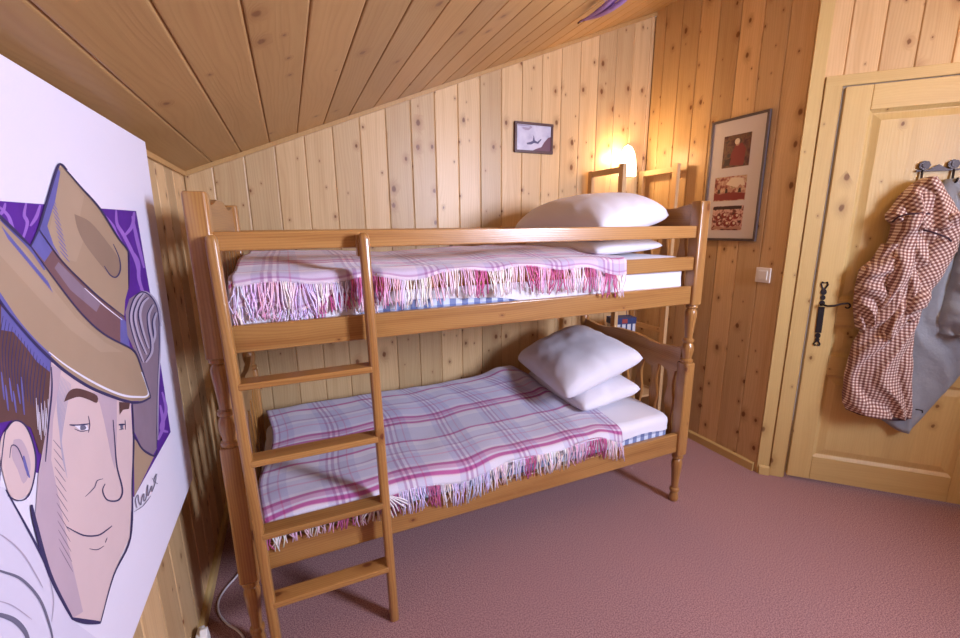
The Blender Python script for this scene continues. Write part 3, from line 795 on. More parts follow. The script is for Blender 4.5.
# ------------------------------------------------------------------ shelf unit between bed head and right wall
sh = thing('shelf_unit', 'open pine shelf rack in the corner behind the head of the bunk bed', 'shelf', (2.6, -.2, 0))
for x, zt in ((2.37, 1.82), (2.82, 1.84)):
    for y in (-.34, -.035):
        bar('upright', (x - .014, y - .020, 0), (x + .014, y + .020, zt + (.012 if y < -.1 else 0)), 2, .002, sh, 'shelf')
    for z in (.20, .70, 1.25, zt - .04):
        bar('cross_rail', (x - .010, -.322, z), (x + .010, -.053, z + .036), 1, .002, sh, 'shelf')
for z in (.236, .600):
    bar('shelf_board', (2.34 if z < .5 else 2.385, -.330, z), (2.85 if z < .5 else 2.805, -.04, z + .016), 0, .002, sh, 'shelf')
# blue and white carrier box
bx = thing('gift_box', 'small blue and white printed box with a cord handle in the corner shelf rack', 'box', (2.52, -.25, .617))
M['box_blue'] = plain('printed_blue', (.035, .05, .15), .5); M['box_white'] = plain('printed_white', (.62, .62, .66), .6); M['box_red'] = plain('printed_red', (.35, .06, .05), .6)
m4 = Matrix.Translation(V((2.50, -.262, .617))) @ rot(-12) @ Matrix.Scale(1.65, 4, (0, 0, 1))
obj('carton', MB().box((-.085, -.045, 0), (.085, .045, .112), 0, mat4=m4), M['box_white'], bx, bev=.002)
obj('lid', MB().box((-.088, -.048, .108), (.088, .048, .135), 0, mat4=m4), M['box_blue'], bx, bev=.002)
mb = MB()
for xx in (-.03, .01, .05): mb.box((xx, -.0465, 0.005), (xx + .012, -.0455, .108), 2, mat4=m4)
obj('printed_band', mb, M['box_blue'], bx)
obj('printed_label', MB().box((-.02, -.0495, .112), (.02, -.0485, .130), 0, mat4=m4), M['box_red'], bx)
mb = MB(); mb.tube([m4 @ V((.04 * math.cos(a), 0, .134 + .07 * math.sin(a))) for a in [math.pi * k / 12 for k in range(13)]], .002, 6); obj('cord_handle', mb, M['box_blue'], bx)

# ------------------------------------------------------------------ wall lamp
wl = thing('wall_lamp', 'glowing wall lamp with a rounded white glass shade above the head of the upper bunk', 'lamp', (2.69, 0, 1.78))
mb = MB(); rows = []; n = 20
for j in range(15):
    t = j / 14; z = 1.80 + .215 * t; r_ = .068 * math.sqrt(max(0.0, 1 - t ** 2.4)) + .0015
    rows.append([V((2.69 + r_ * math.cos(math.pi * k / n), -.012 - r_ * .95 * math.sin(math.pi * k / n), z)) for k in range(n + 1)])
mb.grid(rows, lambda a, b_: (a, b_)); mb.face(rows[0], [(0, 0)] * (n + 1))
for a, b_ in zip(rows[:-1], rows[1:]): mb.face([a[0], a[-1], b_[-1], b_[0]], [(0, 0)] * 4)
obj('lamp_shade', mb, M['lampshade'], wl, smooth=True, weld=True)
obj('wall_plate', MB().box((2.64, -.012, 1.80), (2.74, -.0005, 1.96)), M['white_plastic'], wl, bev=.003)
# pendant globe (behind the camera, to the right)
pl = thing('pendant_lamp', 'white globe pendant lamp hanging from the ceiling out of view', 'lamp', (2.95, -2.25, 2.35))
mb = MB(); pr = [(.001, 2.60)] + [(.11 * math.sin(math.radians(a)), 2.49 + .11 * math.cos(math.radians(a))) for a in range(8, 176, 12)] + [(.001, 2.38)]
mb.lathe(pr, 24, mat4=Matrix.Translation((2.95, -2.25, 0.09))); obj('globe', mb, M['pendshade'], pl, smooth=True)
mb = MB(); mb.tube([(2.95, -2.25, 2.68), (2.95, -2.25, ceil_z(2.95) - .001)], .004, 6); obj('flex', mb, M['white_plastic'], pl)

# ------------------------------------------------------------------ pictures
def noisepic(name, cols, scale, seed):
    m, nt, b = newmat(name, .35, .4)
    tc = nd(nt, 'ShaderNodeTexCoord'); mp = nd(nt, 'ShaderNodeMapping'); mp.inputs['Location'].default_value = (seed, seed * 2, seed * 3)
    nt.links.new(tc.outputs['Object'], mp.inputs[0]); n = noise_n(nt, mp.outputs[0], scale, 4, .6)
    r = nd(nt, 'ShaderNodeValToRGB'); e = r.color_ramp.elements; e[0].position = .34; e[0].color = (*cols[0], 1); e[1].position = .66; e[1].color = (*cols[-1], 1)
    for i, c in enumerate(cols[1:-1]): k = e.new(.34 + .32 * (i + 1) / (len(cols) - 1)); k.color = (*c, 1)
    nt.links.new(n, r.inputs[0]); nt.links.new(r.outputs[0], b.inputs['Base Color']); return m
def framed(name, label, fn, W, H, fw, fm, mat_m, fd=.018):
    """fn(a,b,d): a right, b up, d out of the wall"""
    t = thing(name, label, 'picture', fn(W / 2, H / 2, 0))
    mb = MB()
    for a0, a1, b0, b1 in ((0, W, 0, fw), (0, W, H - fw, H), (0, fw, fw, H - fw), (W - fw, W, fw, H - fw)):
        mb.prism([(a0, b0), (a1, b0), (a1, b1), (a0, b1)], .001, fd, fn)
    obj('picture_frame', mb, fm, t, bev=.0015)
    mb = MB(); mb.prism([(fw * .8, fw * .8), (W - fw * .8, fw * .8), (W - fw * .8, H - fw * .8), (fw * .8, H - fw * .8)], .002, fd - .006, fn); obj('mount', mb, mat_m, t)
    return t
def disc(mb, fn, a, b, ra, rb, d, mi=0, n=14): mb.face([fn(a + ra * math.cos(6.2832 * k / n), b + rb * math.sin(6.2832 * k / n), d) for k in range(n)], [(0, 0)] * n, .5, mi)
def blob(mb, fn, pts, d, mi=0): mb.face([fn(a, b, d) for a, b in pts], [(0, 0)] * len(pts), .5, mi)
# three-photo frame on the right wall
fr_ = lambda a, b, d: V((XR - d, -.542 - a, 1.362 + b))
t = framed('framed_photographs', 'tall grey frame with three photographs in a pale mount on the right wall', fr_, .354, .702, .014, M['silver'], M['mat_board'])
red = plain('photo_red', (.22, .035, .035), .4); skin = plain('photo_skin', (.45, .25, .18), .4); cream = plain('photo_cream', (.70, .60, .48), .4); blk = plain('photo_dark', (.05, .025, .025), .4)
PH = [(.092, .262, .425, .605), (.058, .262, .235, .375), (.062, .262, .062, .205)]
cols = [[(.05, .015, .015), (.10, .03, .03), (.16, .08, .04), (.05, .03, .03)], [(.12, .02, .02), (.30, .08, .06), (.62, .45, .33), (.30, .20, .08)], [(.35, .05, .06), (.70, .5, .42), (.25, .06, .05), (.05, .02, .02)]]
for k, (a0, a1, b0, b1) in enumerate(PH):
    mb = MB(); mb.prism([(a0, b0), (a1, b0), (a1, b1), (a0, b1)], .011, .0126, fr_)
    ml = [noisepic('photograph_%s' % 'abc'[k], cols[k], (24, 30, 34)[k], 3.1 * k), red, skin, cream, blk]
    if k == 0:
        blob(mb, fr_, [(.14, .44), (.23, .43), (.235, .52), (.21, .555), (.17, .55), (.145, .50)], .0128, 1)
        disc(mb, fr_, .178, .567, .016, .017, .0130, 3); disc(mb, fr_, .181, .553, .012, .012, .0129, 2)
        blob(mb, fr_, [(.10, .43), (.14, .44), (.15, .48), (.11, .47)], .0128, 4)
    if k == 1:
        blob(mb, fr_, [(.13, .33), (.17, .368), (.24, .36), (.255, .32), (.20, .31)], .0128, 3)
        blob(mb, fr_, [(.06, .24), (.26, .24), (.26, .275), (.16, .285), (.10, .275), (.06, .285)], .0128, 1)
        for a, b_ in ((.085, .32), (.125, .335), (.17, .295), (.225, .31), (.15, .30)): disc(mb, fr_, a, b_, .011, .014, .0129, 2)
        for a in (.08, .13, .215): blob(mb, fr_, [(a, .28), (a + .02, .28), (a + .016, .305), (a + .004, .305)], .01295, 4)
    if k == 2:
        for a, b_ in ((.10, .135), (.14, .15), (.18, .13), (.22, .145), (.16, .10), (.11, .10), (.205, .10)): disc(mb, fr_, a, b_, .018, .017, .0128, 1); disc(mb, fr_, a + .006, b_ + .004, .008, .008, .0129, 3)
        blob(mb, fr_, [(.065, .07), (.26, .07), (.25, .09), (.16, .075), (.09, .09)], .0129, 2)
        blob(mb, fr_, [(.066, .185), (.25, .185), (.25, .203), (.066, .203)], .0129, 4)
    obj('photograph', mb, ml, t)
# small framed picture on the back wall
fb_ = lambda a, b, d: V((1.787 + a, -d, 1.917 + b))
t = framed('framed_picture', 'small dark framed picture of a figure on snow hanging on the back wall', fb_, .280, .183, .015, M['darkframe'], noisepic('snow_picture', [(.36, .34, .48), (.52, .50, .62), (.62, .60, .70), (.5, .47, .6)], 6, 2.0))
mb = MB(); ink = plain('picture_ink', (.09, .08, .17), .5); rock = plain('picture_rock', (.16, .07, .10), .5); pal = plain('picture_shade', (.36, .30, .40), .5)
blob(mb, fb_, [(.265, .015), (.265, .105), (.245, .10), (.215, .07), (.195, .04), (.150, .025), (.13, .015)], .0125, 1)
blob(mb, fb_, [(.085, .060), (.11, .066), (.13, .074), (.135, .10), (.125, .115), (.14, .10), (.145, .078), (.165, .07), (.19, .09), (.195, .085), (.17, .058), (.14, .062), (.12, .052), (.09, .05)], .0126, 0)
blob(mb, fb_, [(.05, .145), (.075, .135), (.10, .135), (.125, .155), (.115, .16), (.10, .15), (.06, .152)], .0126, 2)
blob(mb, fb_, [(.02, .158), (.12, .158), (.115, .163), (.02, .167)], .0126, 2)
obj('picture_motif', mb, [ink, rock, pal], t)

# light switch
sw = thing('light_switch', 'cream plastic light switch on the right wall beneath the photo frame', 'light switch', (XR, -.96, 1.18))
obj('switch_plate', MB().box((XR - .009, -1.004, 1.134), (XR, -.920, 1.218)), M['white_plastic'], sw, bev=.003)
obj('rocker', MB().box((XR - .013, -.988, 1.150), (XR - .006, -.936, 1.202), mat4=None), M['white_plastic'], sw, bev=.002)

# ------------------------------------------------------------------ painting on the left wall
KX = .0179; XC0 = .033; XC = .055      # the canvas leans very slightly: x = XC0 + KX * z
def cp(px, py):   # point of the photograph carried onto the canvas plane -> (along, height)
    d = F + R * ((px - 480) / FPX) - U * ((py - 319) / FPX); k = (XC0 + KX * CAM.z - CAM.x) / (d.x - KX * d.z); q_ = CAM + d * k; return (q_.y, q_.z)
pt_ = thing('canvas_painting', 'large white canvas with a cartoon man in a brown brimmed hat on the left wall', 'painting', (XC - .02, -1.4, 1.17))
YR, ZT, ZB = -.885, 1.722, .602
mb = MB(); mb.prism([(-2.02, ZB), (YR, ZB), (YR, ZT), (-2.02, ZT)], -.036, 0, lambda y, z, d: V((XC0 + KX * z + d, y, z))); obj('stretched_canvas', mb, M['canvas'], pt_, bev=.003)
paint = {}
def pm(n, c, var=.10, sc=18): paint[n] = plain('paint_' + n, c, .7, .2, 0, var, sc); return n
pm('purple', (.095, .022, .26), .25); pm('lilac', (.30, .14, .52)); pm('tan', (.375, .265, .175), .10, 7); pm('tanshade', (.27, .185, .13), .12, 9); pm('tanlight', (.41, .295, .20), .1, 7)
pm('band', (.185, .095, .10), .15); pm('hair', (.115, .055, .050), .3, 30); pm('blue', (.13, .12, .36), .25, 25); pm('skin', (.66, .50, .49), .03); pm('skinshade', (.50, .38, .44), .08)
pm('ink', (.045, .035, .105), .1); pm('mauve', (.24, .175, .225), .15); pm('mauvelight', (.44, .38, .48), .1); pm('white', (.80, .77, .86), .02); pm('grey', (.16, .15, .22), .1); pm('shirt', (.66, .62, .74), .03)
names_ = list(paint); PM = [paint[k] for k in names_]
art = MB(); lay = [0]
def poly(c, pts):
    lay[0] += 1; x = XC0 + .0003 + lay[0] * .00001
    q_ = [cp(*p) for p in pts]; art.face([V((x + KX * z, y, z)) for y, z in q_], [(0, 0)] * len(q_), .5, names_.index(c))
def crv(pts, n=6):
    P_ = [V((*p, 0)) for p in pts]; out = []
    for i in range(len(P_) - 1):
        a = P_[max(i - 1, 0)]; b_ = P_[i]; c = P_[i + 1]; d = P_[min(i + 2, len(P_) - 1)]
        for k in range(n):
            t = k / n; out.append(.5 * ((2 * b_) + (-a + c) * t + (2 * a - 5 * b_ + 4 * c - d) * t * t + (-a + 3 * b_ - 3 * c + d) * t ** 3))
    out.append(P_[-1]); return [(p.x, p.y) for p in out]
def stroke(c, pts, w0, w1=None, smoothed=True):
    """brush stroke; widths in photo pixels, fading at both ends when w1 is None"""
    lay[0] += 1; x = XC0 + .0003 + lay[0] * .00001
    P_ = crv(pts) if smoothed else pts; n = len(P_); Lf, Rt = [], []
    for i, p in enumerate(P_):
        a = P_[max(i - 1, 0)]; b_ = P_[min(i + 1, n - 1)]; tx, ty = b_[0] - a[0], b_[1] - a[1]; l_ = math.hypot(tx, ty) or 1
        t = i / (n - 1); w_ = w0 * (.35 + .65 * math.sin(math.pi * min(1, max(0, t * .9 + .05)))) if w1 is None else w0 + (w1 - w0) * t
        Lf.append((p[0] - ty / l_ * w_ / 2, p[1] + tx / l_ * w_ / 2)); Rt.append((p[0] + ty / l_ * w_ / 2, p[1] - tx / l_ * w_ / 2))
    for i in range(n - 1):
        q_ = [cp(*k) for k in (Lf[i], Lf[i + 1], Rt[i + 1], Rt[i])]
        art.face([V((x + KX * z, y, z)) for y, z in q_], [(0, 0)] * 4, .5, names_.index(c))
# purple ground with branching lilac veins
poly('purple', [(-70, 193), (0, 201), (136, 211), (150, 293), (170.5, 432), (134, 497), (60, 480), (-70, 440)])
for s_ in ([(-2, 206), (8, 216), (14, 232), (24, 246)], [(26, 203), (24, 215), (27, 224), (20, 246)], [(40, 205), (36, 217), (30, 226)], [(100, 211), (112, 225), (116, 234), (126, 250)], [(116, 210), (117, 224), (124, 236), (136, 262), (141, 290)], [(134, 212), (132, 226), (124, 236)], [(131, 250), (138, 262), (139, 280), (146, 300)], [(132, 216), (137, 240), (144, 268)], [(162, 392), (166, 410), (161, 428), (168, 432)], [(158, 440), (163, 425), (160, 405)], [(5, 203), (2, 212), (-8, 220)]):
    stroke('lilac', s_, 3.6)
# hat crown
crown = [(60.6, 164.6), (98.7, 207.6), (117.5, 237), (127.4, 251), (128, 288.7), (125, 300), (124, 316), (103, 302), (87, 288), (61, 262), (37.6, 229), (47, 197), (56.4, 167.6)]
poly('tan', crown)
poly('tanlight', [(61, 168), (84, 196), (80, 214), (84, 238), (76, 262), (61, 258), (48, 236), (54, 205)])
poly('blue', [(57, 167), (60, 172), (55, 200), (47, 226), (53, 244), (61, 258), (37.6, 229)])
poly('tanshade', crv([(74, 214), (90, 222), (107, 242), (118, 258), (120, 268), (117, 276), (109, 274), (98, 262), (84, 243), (77, 228), (74, 214)], 4))
stroke('ink', [(104, 266), (110, 275), (116, 277), (120, 270), (119, 258), (113, 244)], 1.6)
for k in range(12): stroke('blue', [(50 + k * .9, 196 + k * 5), (56 + k * 1.2, 205 + k * 5.2)], .9)
# band
poly('band', [(37.6, 229), (61, 261), (87, 287), (103, 301), (124, 316), (126, 330), (129, 348), (103, 334), (80, 313), (54, 280), (31, 246)])
poly('blue', [(37.6, 229), (52, 250), (44, 262), (31, 246)]); poly('blue', [(120, 316), (126, 322), (130, 350), (120, 342)])
poly('mauve', [(58, 262), (84, 288), (100, 304), (96, 312), (70, 290), (54, 268)])
stroke('white', [(84, 288), (103, 305), (122, 320)], 1.1); stroke('white', [(80, 315), (101, 333), (119, 345)], 1.5)
# swirl of cloth at the back of the hat
poly('mauve', [(141, 290.6), (150, 294), (157, 305), (160, 322), (159.5, 350), (158.6, 374), (157, 400), (156, 430), (156.7, 448.5), (153, 455), (142, 448.5), (133, 430), (131, 404), (150, 397), (136, 355), (127, 335), (125, 312), (129, 299)])
poly('tan', [(133.5, 438), (142, 449), (154, 456), (134, 497)])
for k, s_ in enumerate(([(142, 362), (134, 340), (129, 318), (133, 300), (141, 292), (150, 296), (157, 308), (159, 326)], [(145, 354), (137, 335), (133, 316), (137, 302), (143, 293)], [(147, 348), (141, 330), (138, 314), (141, 303), (147, 297)], [(150, 346), (153, 335), (152, 322), (155, 312)], [(144, 362), (150, 352), (150, 340), (148, 330), (147, 315), (152, 304)])):
    stroke('mauvelight', [(x + 1.6, y + .5) for x, y in s_], 3.0); stroke('ink', s_, 1.5)
stroke('ink', [(158.5, 326), (159, 350), (157, 400), (156.5, 448)], 1.2); stroke('mauvelight', [(160, 320), (160, 350), (158, 390), (157.5, 440)], 1.4); stroke('ink', [(132, 432), (142, 449), (154, 456), (157, 450)], 2.0)
# brim
poly('tan', [(-75, 150), (0, 218), (29.4, 246.4), (54, 280), (80, 313), (103, 334), (129, 348), (136, 355), (150, 397.5), (141, 401), (131, 401), (117.5, 397.5), (89, 386), (63.5, 369), (47, 355), (30.5, 339), (14, 320), (0, 301), (-40, 240), (-80, 190)])
poly('tanlight', [(-60, 175), (0, 228), (26, 252), (50, 286), (76, 318), (104, 342), (122, 352), (100, 352), (70, 330), (40, 300), (0, 256), (-60, 205)])
for k in range(26): stroke('blue', [(1 + k * 1.8, 226 + k * 2.15), (8 + k * 1.75, 240 + k * 2.1)], .8)
stroke('blue', [(-30, 250), (4, 304), (16, 322), (32, 340), (50, 356)], 5.5)
stroke('blue', [(0, 220), (29, 248), (44, 270)], 3.5)
stroke('white', [(48, 352), (66, 366), (92, 382), (118, 394), (136, 397), (148, 394), (141, 372)], 2.2)
# hair
poly('hair', [(-40, 270), (0, 305), (14, 322), (30, 341), (50, 360), (50, 372), (49, 400), (47, 425), (44, 458), (38, 452), (30, 428), (15, 420), (-40, 430)])
poly('blue', [(14, 322), (30, 341), (50, 360), (49, 372), (36, 362), (24, 346), (12, 332), (0, 330), (0, 306)])
for k in range(15): stroke('ink', [(2 + k * 3.1, 316 + k * 3.6), (-2 + k * 3.1, 345 + k * 4), (0 + k * 3.0, 375 + k * 3)], 1.1)
for k in range(8): stroke('shirt', [(35 + k * 1.7, 398 + (k * 7) % 16), (37 + k * 1.6, 430 + (k * 5) % 14)], .9)
for k in range(6): stroke('blue', [(0 + k * 4, 372 + (k * 13) % 20), (3 + k * 4, 400 + (k * 11) % 20)], 1.8)
# neck, shirt and collar
poly('shirt', [(-60, 470), (3, 488), (22, 524), (41, 558), (63, 602), (73, 622), (95, 638), (100, 700), (-60, 700)])
# face
poly('skin', [(50, 362), (63.5, 370), (89, 387), (117.5, 398), (130, 401.5), (132, 440), (131, 500), (128.7, 538), (112, 575), (99, 622), (71, 619), (48.5, 575), (33.6, 523), (37, 475), (46, 425)])
poly('skinshade', [(50, 364), (60, 370), (57, 392), (52, 420), (50, 460), (58, 500), (70, 560), (82, 612), (71, 619), (48.5, 575), (33.6, 523), (37, 475), (46, 425)])
poly('skinshade', [(92, 392), (116, 399), (116, 440), (114, 470), (110, 455), (104, 425), (99, 404)])
for k in range(13): stroke('mauve', [(52 + k * .5, 440 + k * 9), (62 + k * .8, 452 + k * 10)], .9)
for k in range(9): stroke('mauvelight', [(60 + k * 1.2, 376 + k), (56 + k * .5, 402 + k * 5), (58 + k, 430 + k * 6)], 1.0)
# ear
poly('skin', crv([(6, 428), (13, 421), (22, 424), (29, 436), (34, 455), (33, 474), (28, 492), (18, 500), (9, 496), (3, 480), (-2, 455), (0, 437), (6, 428)], 3))
poly('skinshade', crv([(12, 440), (20, 440), (27, 454), (29, 470), (22, 484), (16, 470), (10, 456), (12, 440)], 3))
stroke('ink', [(26, 476), (22, 462), (16, 448), (10, 446), (8, 458)], 1.3); stroke('blue', [(28, 478), (24, 466), (22, 456)], 3)
# outlines
for s_, w_ in (([(29, 247), (37.6, 228), (47, 197), (56, 168), (60.6, 164.6), (66, 170)], 2.8), ([(60.6, 164.6), (80, 187), (98.7, 208), (117, 237), (127.4, 251), (128, 262)], 1.8), ([(128, 251), (128.5, 270), (128, 289)], .9),
    ([(37.6, 229), (61, 261), (87, 287), (103, 301), (124, 317)], 1.3), ([(-60, 162), (0, 218), (29.4, 246.4)], 3.4), ([(29.4, 246.4), (54, 280), (80, 313), (103, 334), (129, 348), (136, 355), (143, 375), (150, 397)], 1.7),
    ([(150, 397.5), (141, 402), (131, 402.5), (117.5, 399), (89, 387.5), (63.5, 371), (47, 356.5), (30.5, 340), (14, 321), (0, 303), (-30, 256)], 3.2),
    ([(50, 367), (50.5, 390), (47.5, 421), (44, 462)], 1.8), ([(131.5, 402), (133, 440), (131.5, 480), (129.5, 538), (112.5, 576), (99.5, 623)], 1.8), ([(99.5, 623), (85, 622), (71, 619)], 5.0), ([(71, 619), (48.5, 575), (33.6, 523), (30, 505)], 4.5),
    ([(4, 490), (22, 522), (40, 556), (60, 600), (71, 620)], 2.6), ([(-4, 500), (2, 440), (6, 428), (13, 421), (22, 424), (29, 436), (34, 456), (33, 476), (27, 496), (17, 501), (6, 496)], 1.8),
    ([(112, 420), (114, 445), (116, 467), (121, 487), (120.5, 496), (115.7, 501), (106, 500), (101.5, 491), (104, 484)], 1.7), ([(84, 497), (93, 488), (96, 481), (102, 479)], .9),
    ([(65, 527), (74, 532), (84, 536), (97, 535.5), (106, 530), (111, 526)], 1.6), ([(88, 549), (96, 550), (103, 546)], .9), ([(104, 543), (106, 538)], .9),
    ([(68, 425), (76, 425.5), (88, 424)], 1.9), ([(73, 429), (80, 431.5), (88, 430)], .9), ([(87, 416), (88.5, 425), (87, 433)], 1.0), ([(117.5, 425), (124, 424.5)], 1.8), ([(118, 430), (123, 429)], .8), ([(124, 420), (124.5, 430)], .9)):
    stroke('ink', s_, w_)
poly('white', [(73, 426), (86, 425.5), (87, 430), (79, 430.5)]); poly('grey', crv([(79, 426), (83, 425.5), (85, 428), (83, 430), (79, 430), (79, 426)], 3)); poly('grey', [(119, 425.5), (122, 425.5), (122, 429), (119.5, 429)])
poly('hair', crv([(62.5, 402), (67, 392), (75, 388.5), (86, 391), (96, 396), (95.5, 403), (88, 400), (78, 397), (70, 399), (62.5, 402)], 3)); poly('hair', [(118, 402), (129, 403), (128, 409), (122, 410), (118.5, 415)])
# shirt folds
for s_, w_ in (([(-20, 530), (0, 536), (20, 553), (34, 575), (41, 588)], 1.5), ([(-20, 566), (0, 572), (20, 580), (38, 600), (48, 626), (52, 645)], 3.0), ([(-20, 612), (0, 616), (14, 622), (24, 634), (28, 650)], 5.5), ([(48, 580), (52, 600), (50, 622)], 1.2), ([(-10, 600), (10, 606), (30, 620)], 1.2)): stroke('grey' if w_ > 2 else 'mauvelight', s_, w_)
# signature, hand written along the slope
stroke('grey', [(136, 508), (134.5, 500), (137, 495), (138, 502), (140, 505), (141, 498), (143, 494), (143, 501), (145, 499), (146, 491), (147, 485), (147, 496), (149, 491), (151, 486), (151, 492), (154, 484), (156, 474), (153, 481), (157, 484)], .8, .6)
stroke('grey', [(133, 512), (142, 506), (150, 496)], .7)
poly('grey', [(151, 478), (152, 479), (151.5, 480)])
obj('painted_figure', art, PM, pt_)

# ------------------------------------------------------------------ coat rack and jackets on the door
rk = thing('coat_rack', 'small dark iron hook rack with two rosettes on the upper part of the door', 'coat rack', dw(.55, 1.70, .02))
mb = MB(); mb.prism([(.470, 1.694), (.628, 1.694), (.628, 1.702), (.470, 1.702)], .0215, .0275, dw)
for s_ in (.497, .600):
    for k in range(7):
        a = 6.2832 * k / 7; r_ = .013; ol = [(s_ + r_ * math.cos(a) + .0095 * math.cos(6.2832 * j / 10), 1.722 + r_ * math.sin(a) * .9 + .0095 * math.sin(6.2832 * j / 10)) for j in range(10)]
        mb.prism(ol, .0215, .0285 + .0004 * k, dw)
    ol = [(s_ + .011 * math.cos(6.2832 * j / 12), 1.722 + .011 * math.sin(6.2832 * j / 12)) for j in range(12)]; mb.prism(ol, .022, .034, dw)
mb.prism([(.515, 1.702), (.530, 1.712), (.548, 1.724), (.566, 1.712), (.582, 1.702)], .0215, .0275, dw)
obj('back_plate', mb, M['bronze'], rk)
for s_ in (.492, .604):
    mb = MB(); mb.tube([dw(s_, 1.700, .026), dw(s_, 1.660, .030), dw(s_, 1.640, .040), dw(s_, 1.634, .055), dw(s_, 1.645, .068), dw(s_, 1.658, .070)], .0045, 8); obj('hook', mb, M['iron'], rk, smooth=True)

def garment(name, parent, mat, rows, d0, d1, folds, seed, base=.024, nn=34, nz=60, edge=.5, uvrot=0.0, uvs=1.0, mi_t=None, slant=0.0):
    """rows: (z, s_left, s_right) from top to bottom. A puffed sheet of cloth with vertical folds."""
    G = []; Bk = []; zs_ = [r_[0] for r_ in rows]
    def lr(z):
        for (za, la, ra), (zb, lb, rb) in zip(rows[:-1], rows[1:]):
            if zb <= z <= za: t = (za - z) / (za - zb); return la + (lb - la) * t, ra + (rb - ra) * t
        return rows[-1][1:]
    def depth(s_, z, t):
        e_ = (max(0, 1 - abs(2 * t - 1) ** 2.4)) ** edge
        tz = (zs_[0] - z) / (zs_[0] - zs_[-1])
        b_ = d0 + (d1 - d0) * tz
        ph = (s_ + slant * (z - zs_[0])) * folds + 2.2 * noise.noise(V((s_ * 5, z * 2.2, seed)))
        f_ = math.sin(ph * 6.2832) * .22 + math.sin(ph * 2.7 * 6.2832 + 1) * .06 + noise.noise(V((s_ * 9, z * 4, seed + 2))) * .10
        return b_ * e_ * (1 + f_ * (.6 + .6 * tz)) + .002
    for a in range(nz + 1):
        z = zs_[0] + (zs_[-1] - zs_[0]) * a / nz; l_, r_ = lr(z)
        l_ += .004 * noise.noise(V((z * 14, seed, 0))); r_ += .004 * noise.noise(V((z * 14, seed, 5)))
        rw, rb = [], []
        for k in range(nn + 1):
            t = k / nn; s_ = l_ + (r_ - l_) * t; zz = z + (.008 * noise.noise(V((s_ * 12, seed, 1))) if a == nz else 0)
            rw.append(dw(s_, zz, base + depth(s_, z, t))); rb.append(dw(s_, zz, base))
        G.append(rw); Bk.append(rb[::-1])
    cr, sr = math.cos(uvrot), math.sin(uvrot)
    def uvf(rowlen):
        def f(a, k):
            a = min(a, nz); z = zs_[0] + (zs_[-1] - zs_[0]) * a / nz; l_, r_ = lr(z); wmid = (r_ - l_)
            x = (l_ + (r_ - l_) * (k / nn)) + .004 * noise.noise(V((k / nn * 3, z * 4, seed))); x = x * uvs
            return (x * cr - z * sr, x * sr + z * cr + .004 * noise.noise(V((k / nn * 4, z * 5, seed + 4))))
        return f
    mb = MB(); mb.grid(G, uvf(0)); mb.grid(Bk, uvf(0))
    for a in range(nz): # side closures
        for k in (0, nn): mb.face([G[a][k], G[a + 1][k], Bk[a + 1][nn - k], Bk[a][nn - k]], [uvf(0)(a, k)] * 4)
    for a in (0, nz):
        for k in range(nn): mb.face([G[a][k], G[a][k + 1], Bk[a][nn - k - 1], Bk[a][nn - k]], [uvf(0)(a, k)] * 4)
    return obj(name, mb, mat, parent, smooth=True, weld=True)
# grey-blue jacket, behind, running out of the picture on the right
gj = thing('grey_jacket', 'grey blue jacket hanging behind the checked one on the door, partly out of frame', 'jacket', dw(.62, 1.6, .03))
garment('jacket_body', gj, M['greycloth'], [(1.655, .575, .640), (1.60, .555, .70), (1.50, .52, .80), (1.35, .50, .83), (1.10, .50, .84), (.95, .48, .84), (.75, .46, .80), (.62, .44, .745), (.52, .42, .70), (.47, .47, .68), (.43, .535, .655), (.400, .58, .635)], .030, .042, 9, 2.0, base=.028)
garment('sleeve', gj, M['greycloth'], [(1.50, .66, .72), (1.40, .655, .80), (1.20, .655, .84), (1.00, .635, .86), (.93, .65, .85)], .08, .09, 10, 5.0, base=.04, nn=20, slant=.5)
mb = MB(); mb.prism([(.640, 1.60), (.668, 1.615), (.672, 1.575), (.648, 1.57)], .10, .106, dw); obj('lining_label', mb, M['iron'], gj)
mb = MB(); mb.tube([dw(.612, .545, .112), dw(.622, .548, .122), dw(.634, .545, .120), (dw(.640, .532, .112))], .003, 6); obj('zip_pull', mb, M['iron'], gj)
# brown and cream checked jacket
cj = thing('checked_jacket', 'brown and cream checked jacket with hood hanging from the left hook on the door', 'jacket', dw(.52, 1.62, .04))
garment('jacket_body', cj, M['gingham'], [(1.60, .44, .55), (1.50, .41, .60), (1.35, .40, .622), (1.20, .39, .585), (1.05, .375, .565), (.94, .35, .556), (.86, .325, .562), (.72, .315, .58), (.58, .318, .600), (.535, .325, .606), (.495, .345, .610)], .065, .075, 10, 1.0, base=.080, nn=44, nz=90)
garment('left_sleeve', cj, M['gingham'], [(1.36, .375, .46), (1.28, .345, .47), (1.235, .305, .46), (1.15, .300, .44), (1.05, .305, .43), (.97, .320, .405), (.935, .330, .385)], .085, .06, 12, 3.0, base=.065, nn=22, uvrot=.25, slant=.4)
garment('front_panel', cj, M['gingham'], [(1.50, .405, .50), (1.40, .395, .505), (1.30, .39, .500), (1.15, .395, .50), (.98, .385, .49), (.90, .38, .47)], .105, .098, 9, 8.0, base=.065, nn=24, uvrot=.12)
garment('right_sleeve', cj, M['gingham'], [(1.50, .53, .625), (1.42, .52, .645), (1.33, .50, .640), (1.22, .475, .615), (1.12, .465, .575), (1.04, .47, .555), (1.00, .48, .54)], .120, .105, 10, 6.0, base=.065, nn=26, uvrot=-.55, slant=-.5)
garment('hood', cj, M['gingham'], [(1.662, .478, .520), (1.63, .440, .550), (1.58, .405, .582), (1.53, .385, .608), (1.50, .368, .630), (1.475, .372, .645), (1.45, .40, .640), (1.43, .43, .60)], .085, .105, 11, 4.0, base=.062, nn=34, nz=36, uvrot=.5, slant=.8)
